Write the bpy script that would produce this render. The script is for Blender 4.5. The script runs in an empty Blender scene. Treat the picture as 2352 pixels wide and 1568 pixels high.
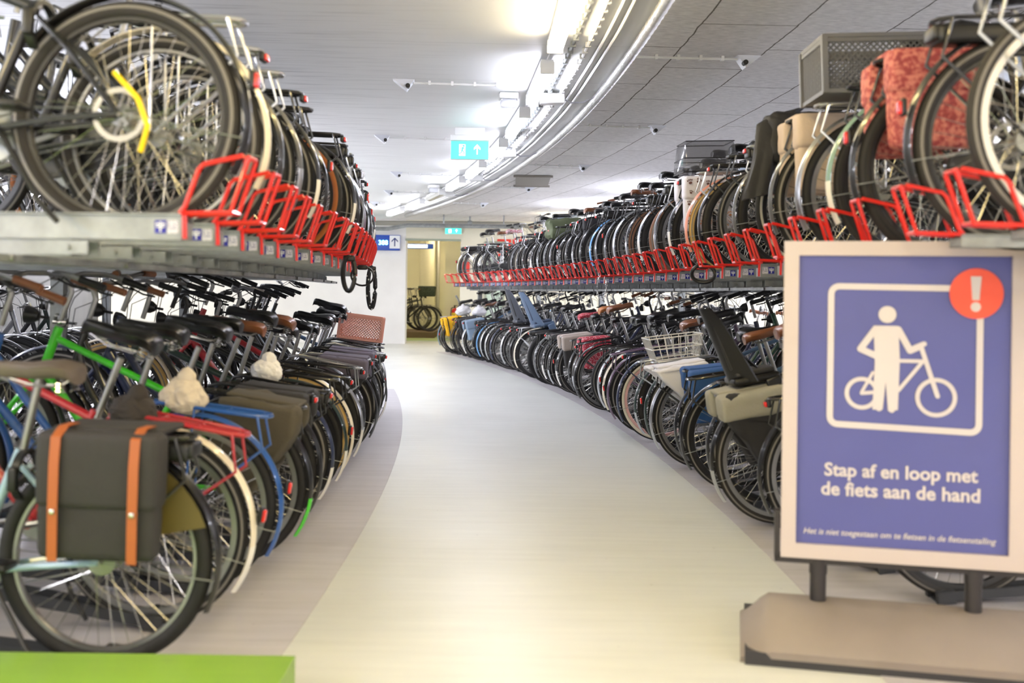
import bpy, bmesh, math, random
from mathutils import Vector, Matrix, noise
PI = math.pi
C = bpy.context.scene.collection
scene = bpy.context.scene
R_ = math.radians

# ------------------------------------------------------------------ camera, world, exposure
cam_d = bpy.data.cameras.new('camera')
cam = bpy.data.objects.new('camera', cam_d); C.objects.link(cam)
cam.location = (0, 0, 1.22)
cam.rotation_euler = (Matrix.Rotation(R_(90), 4, 'X') @ Matrix.Rotation(R_(0.75), 4, 'Z')).to_euler()
cam_d.sensor_width = 36; cam_d.lens = 36
cam_d.shift_y = -(784 - 673) / 2352
cam_d.clip_start = 0.05; cam_d.clip_end = 200
cam_d.dof.use_dof = True
cam_d.dof.focus_distance = 9.5
cam_d.dof.aperture_fstop = 2.0
scene.camera = cam
w = bpy.data.worlds.new('world'); scene.world = w; w.use_nodes = True
w.node_tree.nodes['Background'].inputs[0].default_value = (1, .94, .84, 1)
w.node_tree.nodes['Background'].inputs[1].default_value = 1.0
scene.view_settings.view_transform = 'Standard'
scene.view_settings.look = 'None'
scene.view_settings.gamma = 1
scene.view_settings.use_curve_mapping = False
scene.view_settings.exposure = 1.27
LAMP = 19.0            # lamp diffuser strength
cy = scene.cycles
cy.use_denoising = True
cy.max_bounces = 6; cy.diffuse_bounces = 4; cy.glossy_bounces = 2
cy.use_adaptive_sampling = True; cy.adaptive_threshold = 0.025
cy.transmission_bounces = 4; cy.transparent_max_bounces = 8
cy.sample_clamp_indirect = 6
cy.caustics_reflective = False; cy.caustics_refractive = False

# ------------------------------------------------------------------ materials
def lin(c):
    def f(v):
        v /= 255.
        return v / 12.92 if v <= .04045 else ((v + .055) / 1.055) ** 2.4
    return (f(c[0]), f(c[1]), f(c[2]), 1)
MC = {}
def mat(key, rgb, rough=.5, metal=0, bump=0, bscale=60, mottle=0, mscale=8, coat=0, emit=0, alpha=1, spec=.5):
    if key in MC: return MC[key]
    m = bpy.data.materials.new(key); m.use_nodes = True
    nt = m.node_tree; b = nt.nodes['Principled BSDF']
    col = lin(rgb)
    b.inputs['Base Color'].default_value = col
    b.inputs['Roughness'].default_value = rough
    b.inputs['Metallic'].default_value = metal
    b.inputs['Coat Weight'].default_value = coat
    b.inputs['Specular IOR Level'].default_value = spec
    b.inputs['Alpha'].default_value = alpha
    if emit:
        b.inputs['Emission Color'].default_value = col; b.inputs['Emission Strength'].default_value = emit
    tc = nt.nodes.new('ShaderNodeTexCoord')
    if mottle:
        n = nt.nodes.new('ShaderNodeTexNoise'); n.inputs['Scale'].default_value = mscale; n.inputs['Detail'].default_value = 5
        nt.links.new(tc.outputs['Object'], n.inputs['Vector'])
        r = nt.nodes.new('ShaderNodeMapRange'); r.inputs['From Min'].default_value = .3; r.inputs['From Max'].default_value = .7
        r.inputs['To Min'].default_value = 1 - mottle; r.inputs['To Max'].default_value = 1 + mottle * .5
        nt.links.new(n.outputs['Fac'], r.inputs['Value'])
        mx = nt.nodes.new('ShaderNodeVectorMath'); mx.operation = 'SCALE'
        mx.inputs[0].default_value = col[:3]; nt.links.new(r.outputs[0], mx.inputs['Scale'])
        nt.links.new(mx.outputs[0], b.inputs['Base Color'])
    if bump:
        n2 = nt.nodes.new('ShaderNodeTexNoise'); n2.inputs['Scale'].default_value = bscale; n2.inputs['Detail'].default_value = 4
        nt.links.new(tc.outputs['Object'], n2.inputs['Vector'])
        bp = nt.nodes.new('ShaderNodeBump'); bp.inputs['Strength'].default_value = bump; bp.inputs['Distance'].default_value = .01
        nt.links.new(n2.outputs['Fac'], bp.inputs['Height']); nt.links.new(bp.outputs[0], b.inputs['Normal'])
    MC[key] = m
    return m
def pattern(key, base, spots, scale=40, thr=.35, kind='vor', third=None):
    if key in MC: return MC[key]
    m = mat(key, base, .7)
    nt = m.node_tree; b = nt.nodes['Principled BSDF']; tc = nt.nodes.new('ShaderNodeTexCoord')
    n = nt.nodes.new('ShaderNodeTexVoronoi' if kind == 'vor' else 'ShaderNodeTexNoise'); n.inputs['Scale'].default_value = scale
    nt.links.new(tc.outputs['Object'], n.inputs['Vector'])
    cr = nt.nodes.new('ShaderNodeValToRGB'); cr.color_ramp.interpolation = 'CONSTANT' if kind == 'vor' else 'LINEAR'
    cr.color_ramp.elements[0].color = lin(spots); cr.color_ramp.elements[1].position = thr; cr.color_ramp.elements[1].color = lin(base)
    if third:
        e = cr.color_ramp.elements.new(min(.95, thr + .18)); e.color = lin(third)
    nt.links.new(n.outputs[0], cr.inputs[0]); nt.links.new(cr.outputs[0], b.inputs['Base Color'])
    return m

PAINT = {'black': (11, 11, 12), 'matt black': (20, 20, 22), 'dark grey': (38, 39, 42), 'grey': (84, 85, 88), 'silver': (170, 172, 175),
         'navy': (28, 38, 70), 'blue': (36, 82, 150), 'pale blue': (150, 176, 196), 'steel blue': (78, 104, 132), 'red': (165, 34, 44), 'lime green': (60, 190, 30), 'green': (30, 70, 50),
         'white': (225, 222, 215), 'cream': (222, 212, 190), 'purple': (96, 76, 100), 'salmon': (222, 150, 125), 'light blue': (90, 150, 205),
         'yellow': (225, 175, 30), 'dark green': (28, 48, 42), 'brown': (96, 62, 44), 'sea green': (120, 150, 140), 'tan': (190, 150, 90)}
def paint(n): return mat('paint ' + n, PAINT[n], .32, .0, coat=.5) if n not in ('silver',) else mat('silver metal', (185, 187, 190), .28, .9)
RUB = mat('tyre rubber', (21, 20, 20), .75, bump=.3, bscale=120)
REFL = mat('reflective stripe', (112, 108, 103), .5)
ALU = mat('brushed aluminium', (150, 150, 150), .35, .9)
CHR = mat('chrome', (215, 215, 215), .12, 1)
SPK = mat('spoke steel', (190, 188, 182), .25, .9)
BLK = mat('black plastic', (13, 13, 14), .4)
LEA = mat('black saddle vinyl', (13, 13, 14), .28, bump=.1, bscale=200)
RLT = mat('red lens', (215, 28, 24), .2, coat=.6)
WLT = mat('clear lens', (220, 225, 230), .1, coat=.6)
GALV = mat('galvanised steel', (150, 154, 155), .42, .55, mottle=.25, mscale=14)
REDP = mat('red powder coat', (212, 30, 18), .35, coat=.4)
HOOPM = REDP
CONC = mat('concrete', (170, 168, 160), .8)
WHITEP = mat('white plastic', (225, 226, 226), .45)

# ------------------------------------------------------------------ mesh builder
class MB:
    def __init__(s): s.v = []; s.f = []; s.m = []; s.sm = []
    def add(s, vs, fs, m=0, smooth=True):
        o = len(s.v); s.v += [tuple(v) for v in vs]
        for f in fs: s.f.append(tuple(i + o for i in f)); s.m.append(m); s.sm.append(smooth)
    def box(s, c, d, m=0, rot=None, smooth=False):
        hx, hy, hz = d[0] / 2, d[1] / 2, d[2] / 2
        vs = [Vector((x, y, z)) for x in (-hx, hx) for y in (-hy, hy) for z in (-hz, hz)]
        if rot is not None: vs = [rot @ v for v in vs]
        vs = [v + Vector(c) for v in vs]
        s.add(vs, [(0, 1, 3, 2), (4, 6, 7, 5), (0, 4, 5, 1), (2, 3, 7, 6), (0, 2, 6, 4), (1, 5, 7, 3)], m, smooth); return s
    def tube(s, pts, r, n=8, m=0, cap=True, closed=False):
        P = [Vector(p) for p in pts]; N = len(P)
        rs = r if isinstance(r, (list, tuple)) else [r] * N
        vs = []; up = None
        for i in range(N):
            if closed: t = P[(i + 1) % N] - P[i - 1]
            else: t = P[min(i + 1, N - 1)] - P[max(i - 1, 0)]
            if t.length < 1e-9: t = Vector((0, 0, 1))
            t.normalize()
            if up is None:
                up = Vector((0, 0, 1)) if abs(t.z) < .9 else Vector((1, 0, 0))
            a = t.cross(up)
            if a.length < 1e-6: a = t.cross(Vector((0, 1, 0)))
            a.normalize(); b = a.cross(t).normalized(); up = b
            for k in range(n):
                q = 2 * PI * k / n
                vs.append(P[i] + a * (rs[i] * math.cos(q)) + b * (rs[i] * math.sin(q)))
        fs = []
        for i in range(N if closed else N - 1):
            j = (i + 1) % N
            for k in range(n):
                k2 = (k + 1) % n
                fs.append((i * n + k, i * n + k2, j * n + k2, j * n + k))
        if cap and not closed:
            fs.append(tuple(range(n))[::-1]); fs.append(tuple((N - 1) * n + k for k in range(n)))
        s.add(vs, fs, m); return s
    def lathe(s, prof, n=48, axis='y', c=(0, 0, 0), m=0, closed=True, mats=None, a0=0, a1=2 * PI, mod=None):
        # prof: (radius, axial)
        full = abs(a1 - a0 - 2 * PI) < 1e-6; N = n if full else n + 1; k = len(prof); vs = []
        for i in range(N):
            a = a0 + (a1 - a0) * i / n
            for j, (r, h) in enumerate(prof):
                if mod: r = r + mod(i, j)
                x, z = r * math.cos(a), r * math.sin(a)
                vs.append({'y': (c[0] + x, c[1] + h, c[2] + z), 'z': (c[0] + x, c[1] + z, c[2] + h), 'x': (c[0] + h, c[1] + x, c[2] + z)}[axis])
        o = len(s.v); s.v += vs
        for i in range(n):
            i2 = (i + 1) % N if full else i + 1
            for j in range(k if closed else k - 1):
                j2 = (j + 1) % k
                s.f.append((o + i * k + j, o + i * k + j2, o + i2 * k + j2, o + i2 * k + j)); s.m.append(mats[j] if mats else m); s.sm.append(True)
        if not full and closed:
            s.f.append(tuple(o + j for j in range(k))); s.m.append(m); s.sm.append(False)
            s.f.append(tuple(o + n * k + j for j in range(k))[::-1]); s.m.append(m); s.sm.append(False)
        return s
    def prism(s, pts, y0, y1, m=0, plane='xz'):
        n = len(pts)
        def P(p, y): return (p[0], y, p[1]) if plane == 'xz' else ((p[0], p[1], y) if plane == 'xy' else (y, p[0], p[1]))
        vs = [P(p, y0) for p in pts] + [P(p, y1) for p in pts]
        fs = [tuple(range(n)), tuple(range(n, 2 * n))[::-1]] + [(i, n + i, n + (i + 1) % n, (i + 1) % n) for i in range(n)]
        s.add(vs, fs, m, False); return s
    def loft(s, secs, m=0, cap=True, smooth=True):
        n = len(secs[0]); vs = [p for sc in secs for p in sc]; fs = []
        for i in range(len(secs) - 1):
            for k in range(n):
                k2 = (k + 1) % n; fs.append((i * n + k, i * n + k2, (i + 1) * n + k2, (i + 1) * n + k))
        if cap: fs.append(tuple(range(n))[::-1]); fs.append(tuple((len(secs) - 1) * n + k for k in range(n)))
        s.add(vs, fs, m, smooth); return s
    def rbox(s, c, d, bev=.02, m=0, seg=3, rot=None, sub=0, crumple=0, seed=0, taper=0, lean=0):
        bm = bmesh.new(); bmesh.ops.create_cube(bm, size=1)
        for v in bm.verts: v.co = Vector((v.co.x * d[0], v.co.y * d[1], v.co.z * d[2]))
        bmesh.ops.bevel(bm, geom=bm.edges[:], offset=min(bev, min(d) * .48), segments=seg, affect='EDGES', profile=.5)
        if sub: bmesh.ops.subdivide_edges(bm, edges=[e for e in bm.edges if e.calc_length() > .03], cuts=sub, use_grid_fill=True)
        bm.normal_update()
        if crumple:
            for v in bm.verts:
                nz = noise.noise(v.co * 9 + Vector((seed * 3.1, 0, 0))) + .5 * noise.noise(v.co * 22 + Vector((seed, 0, 7)))
                v.co += v.normal * (nz * crumple)
        for v in bm.verts:
            t = v.co.z / d[2]
            v.co.x *= 1 + taper * t; v.co.y *= 1 + taper * t; v.co.x += lean * t
            if rot is not None: v.co = rot @ v.co
            v.co += Vector(c)
        s.add([v.co.copy() for v in bm.verts], [tuple(x.index for x in f.verts) for f in bm.faces], m); bm.free(); return s
    def mesh(s, name):
        me = bpy.data.meshes.new(name); me.from_pydata([tuple(v) for v in s.v], [], s.f)
        for i in range(max(s.m or [0]) + 1): me.materials.append(None)
        me.polygons.foreach_set('material_index', s.m); me.polygons.foreach_set('use_smooth', s.sm)
        bm = bmesh.new(); bm.from_mesh(me); bmesh.ops.recalc_face_normals(bm, faces=bm.faces[:]); bm.to_mesh(me); bm.free()
        try: me.set_sharp_from_angle(angle=R_(40))
        except Exception: pass
        return me

def link(name, me, mats, parent=None, loc=(0, 0, 0), rot=(0, 0, 0), scale=None):
    o = bpy.data.objects.new(name, me); C.objects.link(o)
    if not isinstance(mats, (list, tuple)): mats = [mats]
    for i in range(len(me.materials)):
        o.material_slots[i].link = 'OBJECT'; o.material_slots[i].material = mats[min(i, len(mats) - 1)]
    o.location = loc; o.rotation_euler = rot
    if scale: o.scale = scale
    if parent: o.parent = parent
    return o
def obj(name, mb, mats, parent=None, **k): return link(name, mb.mesh(name), mats, parent, **k)
def thing(name, label, cat, loc=(0, 0, 0), rotz=0, group=None, rot=None):
    o = bpy.data.objects.new(name, None); C.objects.link(o); o.empty_display_size = .1
    o.location = loc; o.rotation_euler = rot or (0, 0, rotz)
    return tag(o, label, cat, group)
def tag(o, label, cat, group=None):
    o['label'] = label; o['category'] = cat
    if group: o['group'] = group
    return o
def struct(name, mb, m, parent=None):
    o = obj(name, mb, m, parent)
    if parent is None: o['kind'] = 'structure'
    return o
ORD = ['nearest', 'second', 'third', 'fourth', 'fifth', 'sixth', 'seventh', 'eighth', 'ninth', 'tenth', 'eleventh', 'twelfth', 'thirteenth', 'fourteenth', 'fifteenth',
       'sixteenth', 'seventeenth', 'eighteenth', 'nineteenth', 'twentieth']
TENS = {20: 'twenty', 30: 'thirty', 40: 'forty'}
def ordw(i):
    n = i + 1
    if n <= 20: return ORD[i]
    if n % 10 == 0: return TENS[n][:-1] + 'ieth'
    return TENS[n - n % 10] + '-' + ['first', 'second', 'third', 'fourth', 'fifth', 'sixth', 'seventh', 'eighth', 'ninth'][n % 10 - 1]

# arc geometry: the aisle bends left on a circle of radius 49 m; u is the offset to the right, d the depth
RC, D0 = 49.0, 4.5
def arc(d, u):
    th = (d - D0) / RC
    return (-RC + (RC + u) * math.cos(th), D0 + (RC + u) * math.sin(th), th)

# ------------------------------------------------------------------ shell
def nodes_floor(key, base, streak=.12, rough=.3, tint=None):
    m = mat(key, base, rough, mottle=.0)
    nt = m.node_tree; b = nt.nodes['Principled BSDF']; tc = nt.nodes.new('ShaderNodeTexCoord')
    mp = nt.nodes.new('ShaderNodeMapping'); mp.inputs['Scale'].default_value = (1.2, 14, 1); nt.links.new(tc.outputs['Object'], mp.inputs[0])
    n = nt.nodes.new('ShaderNodeTexNoise'); n.inputs['Scale'].default_value = 1.5; n.inputs['Detail'].default_value = 6; nt.links.new(mp.outputs[0], n.inputs['Vector'])
    n3 = nt.nodes.new('ShaderNodeTexNoise'); n3.inputs['Scale'].default_value = .9; n3.inputs['Detail'].default_value = 8; nt.links.new(tc.outputs['Object'], n3.inputs['Vector'])
    sp = nt.nodes.new('ShaderNodeTexVoronoi'); sp.inputs['Scale'].default_value = 5.5; nt.links.new(tc.outputs['Object'], sp.inputs['Vector'])
    sr = nt.nodes.new('ShaderNodeMapRange'); sr.inputs['From Min'].default_value = .01; sr.inputs['From Max'].default_value = .05; sr.inputs['To Min'].default_value = .72; sr.inputs['To Max'].default_value = 1
    nt.links.new(sp.outputs['Distance'], sr.inputs[0])
    a = nt.nodes.new('ShaderNodeMath'); a.operation = 'ADD'; nt.links.new(n.outputs[0], a.inputs[0]); nt.links.new(n3.outputs[0], a.inputs[1])
    r = nt.nodes.new('ShaderNodeMapRange'); r.inputs['From Min'].default_value = .7; r.inputs['From Max'].default_value = 1.3; r.inputs['To Min'].default_value = 1 - streak; r.inputs['To Max'].default_value = 1.0
    nt.links.new(a.outputs[0], r.inputs[0])
    mu = nt.nodes.new('ShaderNodeMath'); mu.operation = 'MULTIPLY'; nt.links.new(r.outputs[0], mu.inputs[0]); nt.links.new(sr.outputs[0], mu.inputs[1])
    v = nt.nodes.new('ShaderNodeVectorMath'); v.operation = 'SCALE'; v.inputs[0].default_value = lin(base)[:3]
    nt.links.new(mu.outputs[0], v.inputs['Scale']); nt.links.new(v.outputs[0], b.inputs['Base Color'])
    rr = nt.nodes.new('ShaderNodeMapRange'); rr.inputs['To Min'].default_value = rough + .12; rr.inputs['To Max'].default_value = rough - .05
    nt.links.new(n3.outputs[0], rr.inputs[0]); nt.links.new(rr.outputs[0], b.inputs['Roughness'])
    bp = nt.nodes.new('ShaderNodeBump'); bp.inputs['Strength'].default_value = .06; bp.inputs['Distance'].default_value = .01
    nt.links.new(n.outputs[0], bp.inputs['Height']); nt.links.new(bp.outputs[0], b.inputs['Normal'])
    return m
LANE = nodes_floor('lane paint', (211, 213, 207), .12, .34)
STRIP = nodes_floor('bare strip paint', (190, 186, 188), .2, .5)
GREEN = nodes_floor('green floor paint', (128, 164, 60), .1, .35)
PALEG = nodes_floor('pale green floor paint', (170, 190, 135), .1, .35)

struct('floor', MB().box((0, 13, -.05), (26, 38, .1)), LANE)
def arcstrip(u0, u1, d0, d1, z, n=48, thick=0, uv=False):
    mb = MB(); vs = []
    for i in range(n + 1):
        d = d0 + (d1 - d0) * i / n
        for u in (u0, u1):
            x, y, _ = arc(d, u); vs.append((x, y, z))
    fs = [(2 * i, 2 * i + 1, 2 * i + 3, 2 * i + 2) for i in range(n)]
    if thick:
        k = len(vs); vs += [(v[0], v[1], v[2] + thick) for v in vs]
        fs += [tuple(j + k for j in f[::-1]) for f in fs]
        for i in range(n):
            fs.append((2 * i, 2 * i + 2, 2 * i + 2 + k, 2 * i + k)); fs.append((2 * i + 1, 2 * i + 3, 2 * i + 3 + k, 2 * i + 1 + k))
        fs += [(0, 1, 1 + k, k), (2 * n, 2 * n + 1, 2 * n + 1 + k, 2 * n + k)]
    mb.add(vs, fs, 0, False)
    return mb
def uvarc(o, d0=0):
    me = o.data; uv = me.uv_layers.new(name='UVMap')
    for l in me.loops:
        v = me.vertices[l.vertex_index].co
        th = math.atan2(v.y - D0, v.x + RC); r = math.hypot(v.x + RC, v.y - D0)
        uv.data[l.index].uv = (th * RC, r - RC)
struct('floor_strip_right', arcstrip(1.22, 5.3, -4, 20.8, .0005, thick=.0025), STRIP)
struct('floor_strip_left', arcstrip(-5.4, -.74, 3.1, 13.0, .0005, thick=.0025), STRIP)
struct('floor_green_platform', MB().box((-2.4, 2.1, .05), (3.5, 2.08, .1)), GREEN)
struct('floor_green_room', MB().box((-2.2, 28.2, .002), (5, 5.2, .003)), PALEG)
struct('floor_line', MB().box((-2.2, 25.5, .003), (3.2, .06, .004)), mat('blue floor line', (150, 195, 200), .5))

# ceiling
ZC = 2.9
def ceil_left_mat():
    m = mat('painted concrete ceiling', (222, 221, 215), .5)
    nt = m.node_tree; b = nt.nodes['Principled BSDF']; uv = nt.nodes.new('ShaderNodeUVMap')
    sep = nt.nodes.new('ShaderNodeSeparateXYZ'); nt.links.new(uv.outputs[0], sep.inputs[0])
    mp = nt.nodes.new('ShaderNodeMapping'); mp.inputs['Scale'].default_value = (9, .7, 1); nt.links.new(uv.outputs[0], mp.inputs[0])
    n = nt.nodes.new('ShaderNodeTexNoise'); n.inputs['Scale'].default_value = 2; n.inputs['Detail'].default_value = 7; nt.links.new(mp.outputs[0], n.inputs['Vector'])
    f = nt.nodes.new('ShaderNodeMath'); f.operation = 'DIVIDE'; f.inputs[1].default_value = 1.2; nt.links.new(sep.outputs[0], f.inputs[0])
    fr = nt.nodes.new('ShaderNodeMath'); fr.operation = 'FRACT'; nt.links.new(f.outputs[0], fr.inputs[0])
    lt = nt.nodes.new('ShaderNodeMath'); lt.operation = 'LESS_THAN'; lt.inputs[1].default_value = .012; nt.links.new(fr.outputs[0], lt.inputs[0])
    r = nt.nodes.new('ShaderNodeMapRange'); r.inputs['From Min'].default_value = .3; r.inputs['From Max'].default_value = .5; r.inputs['To Min'].default_value = .74; r.inputs['To Max'].default_value = 1
    nt.links.new(n.outputs[0], r.inputs[0])
    # streaks live where u < -0.8 most
    rr = nt.nodes.new('ShaderNodeMapRange'); rr.inputs['From Min'].default_value = -.2; rr.inputs['From Max'].default_value = -1.6; nt.links.new(sep.outputs[1], rr.inputs[0])
    mx = nt.nodes.new('ShaderNodeMix'); mx.inputs[2].default_value = 1
    nt.links.new(rr.outputs[0], mx.inputs[0]); nt.links.new(r.outputs[0], mx.inputs[3])
    sb = nt.nodes.new('ShaderNodeMath'); sb.operation = 'MULTIPLY'; sb.inputs[1].default_value = .12; nt.links.new(lt.outputs[0], sb.inputs[0])
    s2 = nt.nodes.new('ShaderNodeMath'); s2.operation = 'SUBTRACT'; nt.links.new(mx.outputs[0], s2.inputs[0]); nt.links.new(sb.outputs[0], s2.inputs[1])
    v = nt.nodes.new('ShaderNodeVectorMath'); v.operation = 'SCALE'; v.inputs[0].default_value = lin((232, 233, 233))[:3]
    nt.links.new(s2.outputs[0], v.inputs['Scale']); nt.links.new(v.outputs[0], b.inputs['Base Color'])
    bp = nt.nodes.new('ShaderNodeBump'); bp.inputs['Strength'].default_value = .25; bp.inputs['Distance'].default_value = .01
    nt.links.new(s2.outputs[0], bp.inputs['Height']); nt.links.new(bp.outputs[0], b.inputs['Normal'])
    return m
def ceil_right_mat():
    m = mat('wood wool ceiling panel', (172, 166, 160), .9)
    nt = m.node_tree; b = nt.nodes['Principled BSDF']; uv = nt.nodes.new('ShaderNodeUVMap')
    br = nt.nodes.new('ShaderNodeTexBrick'); br.inputs['Scale'].default_value = 1
    br.inputs['Brick Width'].default_value = 1.2; br.inputs['Row Height'].default_value = .6; br.inputs['Mortar Size'].default_value = .006; br.inputs['Mortar Smooth'].default_value = .3
    br.inputs['Color1'].default_value = lin((228, 226, 225)); br.inputs['Color2'].default_value = lin((220, 217, 217)); br.inputs['Mortar'].default_value = lin((96, 88, 80))
    wn = nt.nodes.new('ShaderNodeTexNoise'); wn.inputs['Scale'].default_value = 5; wn.inputs['Detail'].default_value = 6; nt.links.new(uv.outputs[0], wn.inputs['Vector'])
    va = nt.nodes.new('ShaderNodeVectorMath'); va.operation = 'MULTIPLY_ADD'; va.inputs[1].default_value = (.03, .03, 0)
    nt.links.new(wn.outputs['Color'], va.inputs[0]); nt.links.new(uv.outputs[0], va.inputs[2]); nt.links.new(va.outputs[0], br.inputs['Vector'])
    mp = nt.nodes.new('ShaderNodeMapping'); mp.inputs['Scale'].default_value = (60, 12, 1); nt.links.new(uv.outputs[0], mp.inputs[0])
    n = nt.nodes.new('ShaderNodeTexNoise'); n.inputs['Scale'].default_value = 1; n.inputs['Detail'].default_value = 8; n.inputs['Roughness'].default_value = .7; nt.links.new(mp.outputs[0], n.inputs['Vector'])
    r = nt.nodes.new('ShaderNodeMapRange'); r.inputs['From Min'].default_value = .32; r.inputs['From Max'].default_value = .6; r.inputs['To Min'].default_value = .72; r.inputs['To Max'].default_value = 1.1
    nt.links.new(n.outputs[0], r.inputs[0])
    v = nt.nodes.new('ShaderNodeVectorMath'); v.operation = 'SCALE'; nt.links.new(br.outputs[0], v.inputs[0]); nt.links.new(r.outputs[0], v.inputs['Scale'])
    st = nt.nodes.new('ShaderNodeTexNoise'); st.inputs['Scale'].default_value = .45; st.inputs['Detail'].default_value = 3; nt.links.new(uv.outputs[0], st.inputs['Vector'])
    sr = nt.nodes.new('ShaderNodeMapRange'); sr.inputs['From Min'].default_value = .68; sr.inputs['From Max'].default_value = .74; sr.inputs['To Max'].default_value = .5; nt.links.new(st.outputs[0], sr.inputs[0])
    mx = nt.nodes.new('ShaderNodeMix'); mx.data_type = 'RGBA'; nt.links.new(sr.outputs[0], mx.inputs[0]); nt.links.new(v.outputs[0], mx.inputs[6]); mx.inputs[7].default_value = lin((140, 112, 76))
    nt.links.new(mx.outputs[2], b.inputs['Base Color'])
    bp = nt.nodes.new('ShaderNodeBump'); bp.inputs['Strength'].default_value = .5; bp.inputs['Distance'].default_value = .01
    nt.links.new(n.outputs[0], bp.inputs['Height']); nt.links.new(bp.outputs[0], b.inputs['Normal'])
    return m
UB = .85
o = struct('ceiling', arcstrip(-8, UB, -4, 24.2, ZC, thick=.12), ceil_left_mat()); uvarc(o)
o = struct('ceiling_panels', arcstrip(UB, 8, -4, 24.2, ZC, thick=.12), ceil_right_mat()); uvarc(o)
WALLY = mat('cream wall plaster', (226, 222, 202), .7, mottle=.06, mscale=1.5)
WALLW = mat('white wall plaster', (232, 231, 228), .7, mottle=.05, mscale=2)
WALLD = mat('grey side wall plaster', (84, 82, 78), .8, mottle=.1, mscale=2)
def arcwall(u, d0, d1, t):
    return arcstrip(u, u + t, d0, d1, 0, thick=2.9)
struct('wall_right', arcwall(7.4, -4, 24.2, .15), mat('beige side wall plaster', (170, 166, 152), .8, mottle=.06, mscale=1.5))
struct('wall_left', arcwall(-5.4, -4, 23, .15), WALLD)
YB = 24.0
struct('wall_back_left', MB().box((-6.75, YB + .2, 1.45), (8.5, .4, 2.9)), WALLW)
struct('wall_back_header', MB().box((-1.86, YB + .2, 2.72), (1.28, .4, .36)).box((-1.86, YB + .03, 2.5), (1.28, .1, .08)), WALLY)
struct('wall_back_right', MB().box((2.0, YB + .2, 1.45), (6.44, .4, 2.9)), WALLY)
struct('wall_room', MB().box((-2, 31.2, 1.5), (12, .2, 3)), WALLY)
struct('wall_room_side', MB().box((-.8, 27.9, 1.45), (.2, 6.4, 2.9)), WALLY)
struct('wall_room_left', MB().box((-6.5, 27.9, 1.45), (.2, 6.4, 2.9)), WALLY)
struct('ceiling_room', MB().box((-2.5, 28, 2.96), (10, 8, .1)), WALLY)
struct('trim_1', MB().box((-1.86, YB - .02, 2.44), (1.3, .05, .05)), mat('green grey frame', (150, 158, 140), .5))
struct('window_1', MB().box((-.62, YB - .03, 1.2), (.05, .06, 2.4)).box((-.2, YB - .03, 1.2), (.05, .06, 2.4)).box((-.41, YB - .03, 2.4), (.47, .06, .05)), mat('green grey frame', (150, 158, 140), .5))
struct('window_glass', MB().box((-.41, YB - .012, 1.2), (.4, .01, 2.36)), mat('pale green glass', (190, 208, 192), .08, coat=.5))

# ------------------------------------------------------------------ ceiling fittings
def lampfix(d, warm, on=True, label=''):
    x, y, th = arc(d, .3)
    t = thing('ceiling_lamp', label, 'lamp', (x, y, ZC), th, 'tube lamps along the aisle ceiling')
    h = MB().box((0, 0, -.05), (.09, 1.24, .045)).box((0, .615, -.085), (.1, .03, .085)).box((0, -.615, -.085), (.1, .03, .085)).box((0, .3, -.012), (.03, .03, .025)).box((0, -.3, -.012), (.03, .03, .025))
    obj('lamp_housing', h, WHITEP, t)
    prof = [(-.046, -.074), (.046, -.074), (.052, -.095), (.038, -.128), (-.038, -.128), (-.052, -.095)]
    secs = [[(p[0], yy, p[1]) for p in prof] for yy in (-.6, .6)]
    if on:
        mm = mat('lamp glow warm', (255, 228, 158), .5, emit=LAMP * .95) if warm == 2 else (mat('lamp glow soft', (255, 236, 196), .5, emit=LAMP) if warm == 1 else mat('lamp glow cool', (240, 241, 255), .5, emit=LAMP))
    else: mm = mat('lamp diffuser off', (200, 200, 195), .2)
    obj('lamp_diffuser', MB().loft(secs, smooth=False), mm, t)
    if d > 5:
        obj('wire_conduit', MB().tube([(0, -.645, -.03), (0, -1.18, -.03)], .008, 6), WHITEP, t)
LW = ['second lamp tube', 'third lamp tube', 'fourth lamp tube', 'fifth lamp tube', 'sixth lamp tube', 'unlit seventh lamp tube', 'eighth lamp tube', 'ninth lamp tube', 'tenth lamp tube', 'eleventh lamp tube', 'farthest lamp tube']
for k in range(-4, 9):
    d = 6.0 + 1.83 * k
    warm = 2 if k < 0 else (1 if k == 0 else 0)
    lab = {0: 'bright warm lamp tube cut by the top edge, nearest of the ceiling row'}.get(k, ('lit white lamp tube, ' if k != 6 else 'switched off lamp tube, ') + (ordw(k) if k > 0 else 'overhead') + ' along the curved ceiling row from the camera')
    if k < 0: lab = 'warm lamp tube above and behind the viewpoint, ' + ['just out of frame', 'one further back', 'two further back', 'last one back'][-k - 1]
    lampfix(d, warm, k != 6, lab)
# lamps over the far room, some added to brighten it, and behind the right rack end
for (x, y, l) in ((-2.6, 27.5, 'lamp tube on the ceiling of the room beyond the opening'), (-4.5, 19, 'lamp tube on ceiling before the white wall, left of aisle'), (-4.3, 29.3, 'added lamp tube brightening the far room over the back bicycles'), (-1.6, 29.6, 'added lamp tube brightening the far room before the cream column'), (-2.6, 25.6, 'added lamp tube brightening the far room just inside the opening'), (1.2, 21.5, 'lamp tube near the back wall above the far right bicycles')):
    t = thing('ceiling_lamp', l, 'lamp', (x, y, ZC), R_(80 if y > 20 else 0))
    obj('lamp_housing', MB().box((0, 0, -.04), (.09, 1.24, .05)), WHITEP, t)
    obj('lamp_diffuser', MB().rbox((0, 0, -.09), (.1, 1.2, .05), .02), mat('lamp glow soft', (255, 236, 196)), t)

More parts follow.
